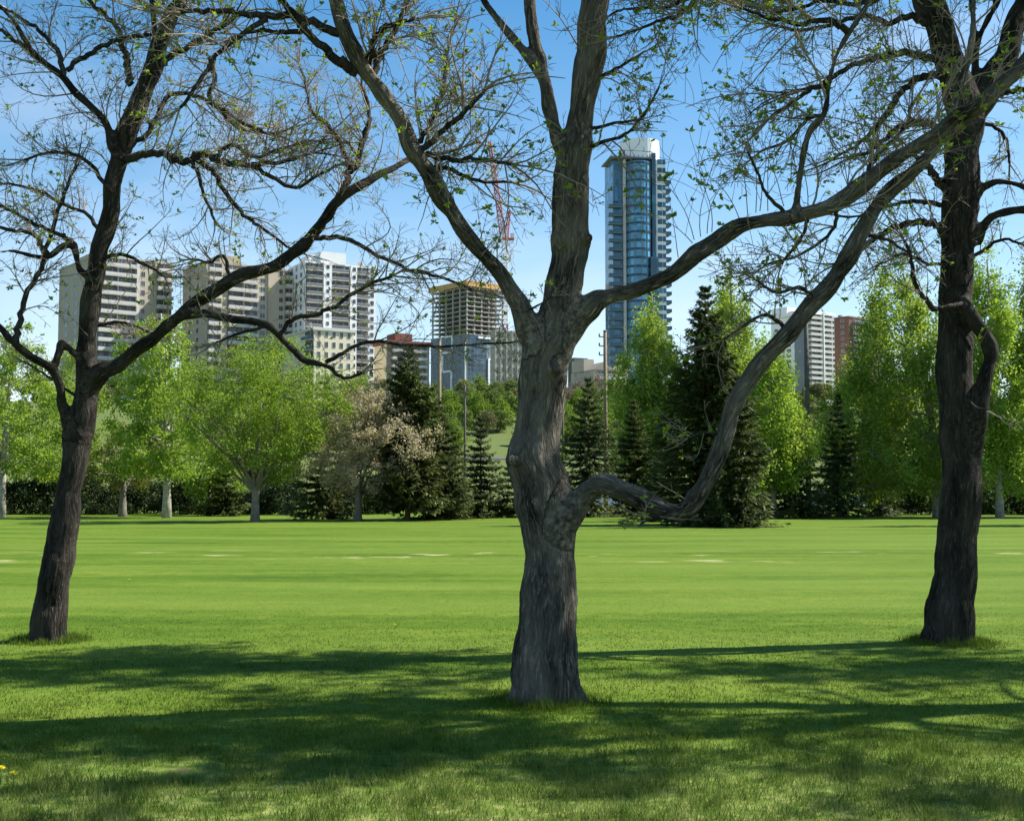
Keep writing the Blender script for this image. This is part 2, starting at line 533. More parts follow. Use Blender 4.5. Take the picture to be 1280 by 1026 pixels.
# ------------------------------------------------------------------ the three foreground trees
def smooth_path(pts, per=6):
    """Catmull-Rom through rows (x, y, z, r)"""
    p = np.asarray(pts, float)
    if len(p) < 3:
        t = np.linspace(0, 1, per + 1)[:, None]
        return p[0] * (1 - t) + p[-1] * t
    q = np.vstack([2 * p[0] - p[1], p, 2 * p[-1] - p[-2]])
    out = []
    for i in range(1, len(q) - 2):
        a, b, c, d = q[i - 1], q[i], q[i + 1], q[i + 2]
        for t in np.linspace(0, 1, per, endpoint=False):
            out.append(.5 * ((2 * b) + (c - a) * t + (2 * a - 5 * b + 4 * c - d) * t * t + (3 * b - a - 3 * c + d) * t ** 3))
    out.append(q[-2])
    out = np.array(out)
    out[:, 3] = np.maximum(out[:, 3], .002)
    return out


class Grower:
    SEG = (.16, .11, .075, .055, .045)

    def __init__(s, seed):
        s.r = random.Random(seed)
        s.lines = []
        s.tips = []

    def rv(s):
        r = s.r
        while True:
            v = Vector((r.uniform(-1, 1), r.uniform(-1, 1), r.uniform(-1, 1)))
            if .05 < v.length < 1:
                return v.normalized()

    def grow(s, p, d, L, rad, lev, maxlev, dens=1.0, up=.0, curl=1.0):
        r = s.r
        seg = s.SEG[min(lev, 4)]
        n = max(4, int(L / seg))
        step = L / n
        pts = [p.copy()]
        bend = s.rv() * .10 * curl
        d = d.normalized()
        dirs = [d.copy()]
        for i in range(n):
            bend = bend * .80 + s.rv() * .16 * curl
            d = (d + bend + Vector((0, 0, up * .06))).normalized()
            if p.z < 1.9 and d.z < 0:
                d.z *= .2
            p = p + d * step
            pts.append(p.copy())
            dirs.append(d.copy())
        t = np.linspace(0, 1, n + 1)
        rr = rad * (1 - .72 * t)
        s.lines.append((np.array(pts), np.maximum(rr, .0022), lev))
        if lev < maxlev:
            nc = max(2, int(L * dens * (5.2, 6.5, 9.0, 11.0)[min(lev, 3)] + r.random()))
            for k in range(nc):
                f = r.uniform(.12, .98) ** .85
                i = min(n - 1, int(f * n))
                ax = s.rv().cross(dirs[i])
                if ax.length < .1:
                    continue
                ang = R(r.uniform(28, 68))
                nd = Matrix.Rotation(ang, 3, ax.normalized()) @ dirs[i]
                cl = L * r.uniform(.28, .62) * (1 - .45 * f)
                if cl < .05:
                    cl = .05
                s.grow(pts[i], nd, cl, max(.0026, rr[i] * r.uniform(.4, .6)), lev + 1, maxlev, dens, up, curl)
        if lev >= maxlev - 1:
            s.tips.append((pts[-1], dirs[-1], lev))
            if r.random() < .35:
                s.tips.append((pts[n // 2], dirs[n // 2], lev))


def leaf_sprays(mb, tips, rnd, prob, size, zmin=0.0, per=(3, 7)):
    for p, d, lev in tips:
        if rnd.random() > prob or p.z < zmin:
            continue
        for k in range(rnd.randint(*per)):
            a = Vector((rnd.uniform(-1, 1), rnd.uniform(-1, 1), rnd.uniform(-.5, .9))).normalized()
            a = (a + d * .5).normalized()
            L = size * rnd.uniform(.6, 1.35)
            w = a.cross(Vector((rnd.uniform(-1, 1), rnd.uniform(-1, 1), rnd.uniform(-1, 1)))).normalized() * L * .3
            nrm = a.cross(w).normalized() * L * .13
            b = p + a * L * .12
            mb.add([p, b + a * L * .45 + w + nrm, b + a * L, b + a * L * .45 - w + nrm], None, [(0, 1, 2), (0, 2, 3)])


def fg_tree(label, Yb, base_px, trunks, branches, upper, seed, dens, leaf_p, shoots=(), bump_amp=.012, voxel=.02, bark='bark'):
    base = P(base_px[0], base_px[1], Yb)
    base[2] = 0.0
    B = np.array([base[0], base[1], 0.0])
    root = thing('budding_tree', label, 'tree', tuple(B), 0, 'three large trees on the lawn')
    rnd = random.Random(seed)

    def rows(tr):
        out = []
        for e in tr:
            dY = e[3] if len(e) > 3 else 0.0
            p = P(e[0], e[1], Yb + dY) - B
            out.append((p[0], p[1], p[2], e[2] * (Yb + dY) / F))
        return out

    # main wood: swept limbs fused into one skin
    mb = MB()
    paths = []
    for tr in trunks:
        sp = smooth_path(rows(tr), 7)
        if not paths:
            sp[:, 3] = sp[:, 3] * .965 - .006
        if paths:
            sp[:, 3] = np.maximum(sp[:, 3] * .95 - .006, sp[:, 3] * .7)
        if len(sp) > 24:
            kk = np.random.default_rng(seed * 7 + len(sp))
            m_ = len(sp)
            wv = np.interp(np.arange(m_), np.arange(0, m_ + 4, 4), kk.normal(0, 1, len(np.arange(0, m_ + 4, 4))))
            sp[:, 3] *= 1 + np.clip(.009 / sp[:, 3], .02, .08) * wv
            for j in range(3):
                wv = np.interp(np.arange(m_), np.arange(0, m_ + 5, 5), kk.normal(0, 1, len(np.arange(0, m_ + 5, 5))))
                sp[:, j] += wv * sp[:, 3] * np.clip(.012 / sp[:, 3], .02, .13)
        paths.append(sp)
        mb.tube(sp[:, :3], sp[:, 3], 18, True, lump=.022)
    tmp = link('tmp_wood', mb.mesh('tmp_wood'))
    mod = tmp.modifiers.new('r', 'REMESH')
    mod.mode = 'VOXEL'
    mod.voxel_size = voxel
    sm = tmp.modifiers.new('s', 'SMOOTH')
    sm.factor = .5
    sm.iterations = 5
    dg = bpy.context.evaluated_depsgraph_get()
    me = bpy.data.meshes.new_from_object(tmp.evaluated_get(dg))
    bpy.data.objects.remove(tmp)
    nv = len(me.vertices)
    co = np.empty(nv * 3, np.float32)
    me.vertices.foreach_get('co', co)
    co = co.reshape(-1, 3).astype(float)
    no = np.empty(nv * 3, np.float32)
    me.vertices.foreach_get('normal', no)
    no = no.reshape(-1, 3)
    # limb coordinates for bark: nearest centre line sample
    allp, frames, run = [], [], []
    for sp in paths:
        T = np.gradient(sp[:, :3], axis=0)
        T /= np.linalg.norm(T, axis=1)[:, None] + 1e-9
        u = np.cross(T[0], (0.3, .9, .2))
        s_ = 0.0
        for i in range(len(sp)):
            u = u - T[i] * np.dot(u, T[i])
            u /= np.linalg.norm(u) + 1e-9
            if i:
                s_ += np.linalg.norm(sp[i, :3] - sp[i - 1, :3])
            if len(sp) < 24:
                continue
            allp.append(sp[i])
            frames.append((u.copy(), np.cross(T[i], u), T[i]))
            run.append(s_)
    kd = kdtree.KDTree(len(allp))
    for i, a in enumerate(allp):
        kd.insert(a[:3], i)
    kd.balance()
    near = np.array([kd.find(c)[1] for c in co])
    # how clearly a point belongs to one limb rather than to two
    dist = []
    for sp in paths:
        if len(sp) < 24:
            continue
        best = np.full(nv, 1e9)
        for a in sp:
            best = np.minimum(best, np.linalg.norm(co - a[:3], axis=1) / a[3])
        dist.append(best)
    dist = np.sort(np.array(dist), axis=0)
    near_d = np.empty(nv)
    seam = sstep((dist[1] - dist[0] - .12) / .9) if len(dist) > 1 else np.ones(nv)
    A = np.array(allp)
    FU = np.array([f[0] for f in frames])
    FW = np.array([f[1] for f in frames])
    FT = np.array([f[2] for f in frames])
    run = np.array(run)
    rel = co - A[near, :3]
    lu = np.sum(rel * FU[near], 1)
    lw = np.sum(rel * FW[near], 1)
    lv = run[near] + np.sum(rel * FT[near], 1)
    rad = np.maximum(np.hypot(lu, lw), .01)
    bc = np.stack([lu, lw, lv * .3], -1)
    # furrows and lumps in the skin itself
    amp = bump_amp * np.clip(rad / .2, .3, 1.2)
    dsp = np.empty(nv)
    for i in range(nv):
        b = bc[i]
        dsp[i] = (noise.noise((b[0] * 17, b[1] * 17, b[2] * 15)) * 1.0 + noise.noise((b[0] * 40, b[1] * 40, b[2] * 30)) * .7) * seam[i] + noise.noise((co[i, 0] * 3.1, co[i, 1] * 3.1, co[i, 2] * 3.1)) * .35 + noise.noise((co[i, 0] * 8, co[i, 1] * 8, co[i, 2] * 6)) * .45
    co += no * (dsp * amp)[:, None]
    me.vertices.foreach_set('co', co.astype(np.float32).ravel())
    a2 = me.attributes.new('seam', 'FLOAT', 'POINT')
    a2.data.foreach_set('value', seam.astype(np.float32))
    at = me.attributes.new('barkco', 'FLOAT_VECTOR', 'POINT')
    at.data.foreach_set('vector', bc.astype(np.float32).ravel())
    me.polygons.foreach_set('use_smooth', np.ones(len(me.polygons), bool))
    me.materials.clear()
    me.materials.append(M[bark])
    me.name = 'trunk'
    tr_o = link('trunk', me)
    tr_o.parent = root

    zf = CAMZ + HOR * Yb / F
    g = Grower(seed)
    mbr = MB()

    def spawn(sp, f0, f1, per_m, lmin, lmax, lev, maxlev, up=.0, rmul=.5, curl=1.0, ang=(30, 75)):
        seglen = np.linalg.norm(np.diff(sp[:, :3], axis=0), axis=1)
        cum = np.concatenate([[0], np.cumsum(seglen)])
        tot = cum[-1]
        for k in range(int(per_m * tot * (f1 - f0) + rnd.random())):
            s_ = tot * rnd.uniform(f0, f1)
            i = min(len(sp) - 2, int(np.searchsorted(cum, s_)))
            i = max(i, 0)
            p = Vector(sp[i, :3])
            d = Vector(sp[min(i + 1, len(sp) - 1), :3] - sp[max(i - 1, 0), :3]).normalized()
            ax = g.rv().cross(d)
            if ax.length < .1:
                continue
            nd = Matrix.Rotation(R(rnd.uniform(*ang)), 3, ax.normalized()) @ d
            nd.z += .12
            L = rnd.uniform(lmin, lmax)
            g.grow(p, nd, L, min(sp[i, 3] * rmul, .0045 + L * .0055), lev, maxlev, dens, up, curl)

    for br in branches:
        opts = br[0]
        sp = smooth_path(rows(br[1]), 5)
        # small irregular kinks
        k = np.random.default_rng(seed + len(sp))
        sp[1:-1, :3] += k.normal(0, 1, (len(sp) - 2, 3)) * (sp[1:-1, 3:4] * .35)
        mbr.tube(sp[:, :3], sp[:, 3], 8, True, lump=.05)
        n = opts.get('n', 5.0)
        if n:
            spawn(sp, opts.get('f0', .12), 1.0, n * 1.5, .35, opts.get('L', 1.0) * 1.1, 1, 3, opts.get('up', .15), curl=opts.get('curl', 1.2))
            spawn(sp, .05, 1.0, n * 1.3, .12, .5, 2, 3, .2, curl=1.3)
            if opts.get('tip', True):
                d = Vector(sp[-1, :3] - sp[-3, :3]).normalized()
                for k2 in range(3):
                    g.grow(Vector(sp[-1, :3]), (d + g.rv() * .45), opts.get('L', 1.0) * rnd.uniform(.5, .9), max(.004, sp[-1, 3] * .7), 1, 3, dens, opts.get('up', .15), 1.2)
    # the wood above the frame and small growth on the thick limbs
    for (ti, f0, f1, per_m, lmin, lmax, lev) in upper:
        spawn(paths[ti], f0, f1, per_m * 1.5, lmin, lmax, lev, 3, .35)
    n_tip = len(g.tips)
    for (x, y, dY, dx, dz, L) in shoots:
        p = Vector(P(x, y, Yb + dY) - B)
        g.grow(p, Vector((dx + rnd.uniform(-.15, .15), rnd.uniform(-.35, .35), dz)), L * rnd.uniform(.55, .85), .0048, 2, 3, 1.0, .4, .6)
    shoot_tips = g.tips[n_tip:]
    mt = MB()
    for pts, rr, lev in g.lines:
        k = 5 if rr[0] > .012 else (4 if rr[0] > .006 else 3)
        (mbr if rr[0] > .011 else mt).tube(pts, rr, k)
    mbr.build('branches', M['bark_branch'], root, True)
    mt.build('twigs', M['twig'], root, True)
    ml = MB()
    leaf_sprays(ml, [t_ for t_ in g.tips if t_[0].z < zf + .3], rnd, leaf_p, .036)
    leaf_sprays(ml, [t_ for t_ in g.tips if t_[0].z >= zf + .3], rnd, .5, .062)  # unseen leaves above the frame, denser and larger to deepen the shade
    leaf_sprays(ml, shoot_tips, rnd, .42, .042, per=(4, 7))
    ml.build('leaves', M['bud'], root)
    return root, g, tuple(B)

TRUNK_SPOTS = []


def tree_centre():
    Y = 9.6
    trunks = [
        # bole and the straight central leader
        [(681, 905, 52), (682, 872, 46), (684, 830, 42.5), (685.5, 760, 38.5), (689, 700, 36), (688, 660, 38.5), (679, 620, 39.5), (671, 578, 37), (671.5, 540, 32.5), (676, 500, 30.5), (681, 462, 33),
         (690, 430, 35), (698, 395, 31), (706, 360, 25.5), (711, 325, 26), (715, 298, 27), (716, 275, 24.5), (717, 230, 23.5), (719, 195, 23.5), (724, 160, 20.5), (732, 100, 20), (739, 50, 19.5), (744, 0, 20),
         (747, -60, 17), (744, -140, 15, .2), (752, -230, 11, .4), (748, -320, 7, .5)],
        # left limb
        [(690, 455, 20), (668, 420, 19, -.02), (650, 385, 14.5, -.06), (633, 352, 13.5, -.12), (607, 321, 13.5, -.2), (579, 290, 13, -.3), (560, 260, 12.5, -.35), (537, 220, 13, -.42), (514, 180, 13, -.5), (495, 140, 13, -.55),
         (473, 110, 12.5, -.6), (451, 82, 12.5, -.65), (435, 50, 11.5, -.7), (420, 0, 11, -.75), (408, -70, 9, -.8), (380, -150, 7, -.9), (362, -240, 4.5, -1.0)],
        # high right limb
        [(700, 425, 22), (722, 396, 19, -.03), (742, 380, 16, -.06), (770, 368, 12.5, -.12), (800, 360, 12, -.2), (840, 342, 12.5, -.28), (880, 312, 13.5, -.36), (920, 286, 12.5, -.42), (960, 274, 11, -.5), (1000, 268, 12, -.58),
         (1040, 255, 12, -.66), (1080, 230, 13, -.74), (1120, 199, 12, -.8), (1150, 180, 12, -.86), (1185, 156, 12, -.92), (1222, 132, 11.5, -1.0), (1255, 104, 11.5, -1.05), (1285, 72, 11, -1.1), (1330, 20, 9, -1.2), (1360, -60, 7, -1.3), (1400, -150, 4.5, -1.4)],
        # low drooping right limb that turns up
        [(690, 670, 22), (708, 650, 22, -.06), (722, 630, 19, -.12), (738, 613, 15.5, -.18), (756, 605, 14, -.25), (780, 613, 15.5, -.32), (810, 629, 14.5, -.38), (840, 637, 12, -.42), (862, 634, 12.5, -.46), (877, 613, 12, -.5), (893, 577, 12.5, -.52),
         (909, 537, 13, -.54), (921, 500, 13.5, -.56), (938, 471, 14, -.58), (963, 440, 13, -.6), (985, 414, 13.5, -.6), (1008, 388, 13, -.6), (1032, 361, 13.5, -.6), (1053, 332, 12.5, -.6), (1072, 296, 12, -.6), (1097, 261, 12.5, -.6),
         (1124, 230, 11.5, -.6), (1147, 208, 10, -.58), (1168, 186, 9, -.55), (1188, 155, 8, -.5), (1200, 110, 7, -.45), (1215, 50, 6, -.4), (1218, -20, 5, -.3), (1235, -110, 3.5, -.2)],
        # second leader left of the main one
        [(718, 228, 13), (708, 200, 12), (694, 165, 11, .05), (686, 130, 10.5, .08), (680, 100, 10, .1), (675, 75, 9.5, .12), (669, 50, 9, .12), (661, 0, 9, .15), (652, -80, 7.5, .2), (640, -170, 5, .3)],
        [(684, 108, 8, .1), (664, 78, 8, .1), (642, 50, 7.5, .1), (622, 25, 6.5, .1), (604, 0, 6, .1), (580, -60, 5, .0), (560, -140, 3.5, -.1)],
        # upright on the high limb
        [(994, 272, 7, -.56), (996, 250, 6, -.57), (1001, 210, 5.5, -.58), (1011, 168, 6.5, -.6), (1030, 142, 6, -.62), (1036, 105, 5.2, -.64), (1047, 66, 5.2, -.66), (1070, 27, 6, -.7), (1090, -5, 5, -.72), (1105, -60, 4, -.75), (1110, -130, 3, -.8)],
        # knots and old collars
        [(653, 574, 12, -.14), (641, 574, 8.5, -.2), (635, 574, 6.5, -.23)],
        [(728, 297, 12, -.1), (739, 297, 7, -.12)],
        [(694, 462, 14, -.17), (690, 458, 8, -.24)],
        [(648, 862, 12, -.05), (630, 890, 8, -.1)], [(718, 862, 12, -.08), (736, 890, 8, -.12)],
    ]
    br = [
        ({'n': 4, 'L': .8}, [(424, 42, 6, -.72), (392, 29, 5, -.75), (367, 19, 5, -.8), (337, 20, 4.4, -.85), (296, 16, 4, -.9), (261, 14, 3.6, -.95), (226, 16, 2.5, -1.0)]),
        ({'n': 5, 'L': .6}, [(446, 90, 7, -.64), (429, 80, 6.5, -.68), (413, 68, 6, -.7), (387, 42, 5, -.75), (370, 22, 4.5, -.8), (352, 0, 3.5, -.85), (330, -40, 2.5, -.9)]),
        ({'n': 5, 'L': .7}, [(380, 36, 4, -.76), (352, 42, 3.2, -.78), (327, 38, 2.6, -.8), (300, 44, 2, -.85)]),
        ({'n': 4, 'L': .7}, [(334, 24, 4, -.86), (311, 38, 3.5, -.9), (286, 56, 3.2, -.95), (267, 75, 3, -1), (248, 104, 2.6, -1.05), (225, 135, 2, -1.1)]),
        ({'n': 9, 'L': .9}, [(512, 190, 5, -.45), (530, 186, 4.5, -.5), (548, 168, 4, -.55), (566, 154, 3.5, -.6), (588, 132, 3, -.62), (606, 112, 2.4, -.65)]),
        ({'n': 9, 'L': .9}, [(520, 196, 5, -.42), (544, 195, 4, -.45), (570, 200, 3.2, -.48), (598, 199, 2.8, -.5), (640, 206, 2, -.5)]),
        ({'n': 9, 'L': .8}, [(516, 186, 4, -.45), (535, 160, 3.4, -.3), (548, 130, 3, -.2), (556, 96, 2.4, -.1), (560, 60, 2)]),
        ({'n': 8, 'L': .8}, [(528, 210, 4, -.4), (560, 212, 3, -.2), (596, 226, 2.4, 0), (640, 228, 1.8, .1)]),
        ({'n': 7, 'L': .8}, [(462, 96, 5, -.6), (478, 66, 4, -.5), (492, 40, 3.4, -.4), (508, 8, 2.6, -.3)]),
        ({'n': 7, 'L': .7}, [(452, 84, 6, -.62), (466, 66, 5, -.7), (470, 44, 4, -.75), (492, 30, 3, -.85), (524, 24, 2.2, -.9)]),
        ({'n': 6, 'L': .7}, [(728, 188, 3, -.02), (760, 176, 2.3, -.15), (782, 168, 1.9, -.2), (800, 150, 1.6, -.24), (814, 128, 1.4, -.28), (824, 108, 1.2, -.3)]),
        ({'n': 5, 'L': .4}, [(730, 163, 2.6, -.02), (768, 154, 2, -.15), (801, 150, 1.4, -.2)]),
        ({'n': 6, 'L': .5}, [(734, 102, 2.6, 0), (770, 87, 2, -.1), (790, 74, 1.8, -.1), (808, 64, 1.3, -.1)]),
        ({'n': 10, 'L': .5}, [(1088, -2, 5.5, -.72), (1040, -46, 5, -.6), (970, -62, 4.6, -.45), (905, -30, 4, -.35), (868, 2, 3.2, -.3), (846, 20, 2.6, -.3), (826, 26, 2.2, -.3), (800, 36, 1.8, -.3), (770, 46, 1.5, -.3)]),
        ({'n': 10, 'L': .5}, [(970, -62, 4.2, -.45), (925, -50, 3.6, -.3), (880, -28, 3, -.2), (850, 4, 2.6, -.2), (820, 10, 2, -.2), (780, 12, 1.6, -.2), (762, 20, 1.3, -.2)]),
        ({'n': 7, 'L': .8}, [(1036, 105, 4, -.64), (1016, 112, 3.2, -.6), (990, 128, 2.6, -.55), (962, 148, 2, -.5)]),
        ({'n': 7, 'L': .9}, [(1060, 40, 4.5, -.7), (1030, 24, 3.6, -.7), (1000, 30, 3, -.7), (960, 22, 2.4, -.7), (925, 10, 1.8, -.7)]),
        ({'n': 8, 'L': .7}, [(1030, 142, 3, -.62), (1010, 150, 2.4, -.5), (985, 175, 2, -.4), (950, 190, 1.5, -.3)]),
        ({'n': 8, 'L': .7}, [(1080, 226, 4, -.74), (1092, 200, 3, -.7), (1112, 180, 2.6, -.65), (1130, 160, 2.2, -.6), (1140, 130, 1.8, -.5)]),
        ({'n': 6, 'L': .6}, [(985, 268, 3, -.55), (960, 246, 2.2, -.6), (948, 220, 1.8, -.62), (935, 190, 1.4, -.65)]),
        ({'n': 7, 'L': .6}, [(1045, 258, 3, -.66), (1040, 290, 2.2, -.6), (1000, 318, 1.8, -.5), (960, 330, 1.4, -.5)]),
        ({'n': 6, 'L': .6}, [(1010, 275, 2.5, -.58), (1000, 300, 2, -.6), (976, 330, 1.6, -.6)]),
        ({'n': 7, 'L': .6}, [(1020, 376, 3, -.6), (1000, 360, 2.2, -.7), (970, 366, 1.7, -.75), (945, 350, 1.3, -.8)]),
        ({'n': 7, 'L': .6}, [(984, 410, 3, -.6), (960, 395, 2.4, -.65), (940, 400, 2, -.7), (905, 425, 1.4, -.75)]),
        ({'n': 7, 'L': .6}, [(1075, 292, 3, -.6), (1110, 300, 2, -.55), (1140, 320, 1.5, -.5)]),
        ({'n': 4, 'L': .35}, [(905, 545, 2, -.54), (880, 540, 1.4, -.6), (860, 548, 1, -.65)]),
        ({'n': 4, 'L': .3}, [(870, 625, 2.2, -.46), (830, 642, 1.6, -.6), (800, 655, 1.2, -.7)]),
        ({'n': 3, 'L': .3}, [(655, 388, 2, -.1), (672, 382, 1.3, -.25), (690, 370, 1, -.3)]),
    ]
    shoots = [(868, 300, -.35, -.3, 1, 1.2), (890, 290, -.37, .1, 1, 1.1), (925, 275, -.44, -.25, 1, 1.3), (945, 266, -.48, .0, 1, 1.5), (960, 264, -.5, -.1, 1, 1.2), (848, 322, -.3, -.4, 1, .8), (876, 296, -.36, -.35, 1, 1.0), (884, 292, -.37, .02, 1, 1.1), (866, 304, -.34, -.8, .8, .7), (935, 270, -.45, -.05, 1, 1.5), (950, 264, -.48, .05, 1, 1.6),
              (1010, 258, -.6, .2, 1, .9), (1060, 230, -.7, -.3, 1, .9), (980, 258, -.54, -.2, 1, 1.2), (742, 200, -.1, .9, .7, .9), (742, 250, -.1, 1, .3, .4),
              (690, 395, -.2, -.2, 1, .3), (628, 340, -.2, -.3, 1, .5), (600, 300, -.2, .4, 1, .45), (1100, 215, -.75, -.2, 1, .8), (1125, 195, -.8, -.4, 1, .7), (560, 250, -.3, -1, .4, .6), (545, 225, -.4, -.9, .2, .7)]
    up = [(0, .80, 1, 3.4, .8, 2.0, 0), (1, .82, 1, 4.5, .8, 1.9, 0), (2, .86, 1, 4.5, .8, 1.9, 0), (3, .86, 1, 4.0, .6, 1.4, 0), (4, .6, 1, 4, .6, 1.6, 0), (5, .5, 1, 4, .5, 1.4, 0), (6, .35, 1, 4.5, .4, 1.2, 1), (0, .55, .8, 1.0, .4, .8, 1), (2, .35, .86, 4.2, .4, 1.05, 1), (3, .6, .86, 4, .35, .9, 1)]
    return fg_tree('largest dark forked tree with a low limb that dips before it rises', Y, (681, 872), trunks, br, up, 5, 1.6, .09, shoots, .013, .019)


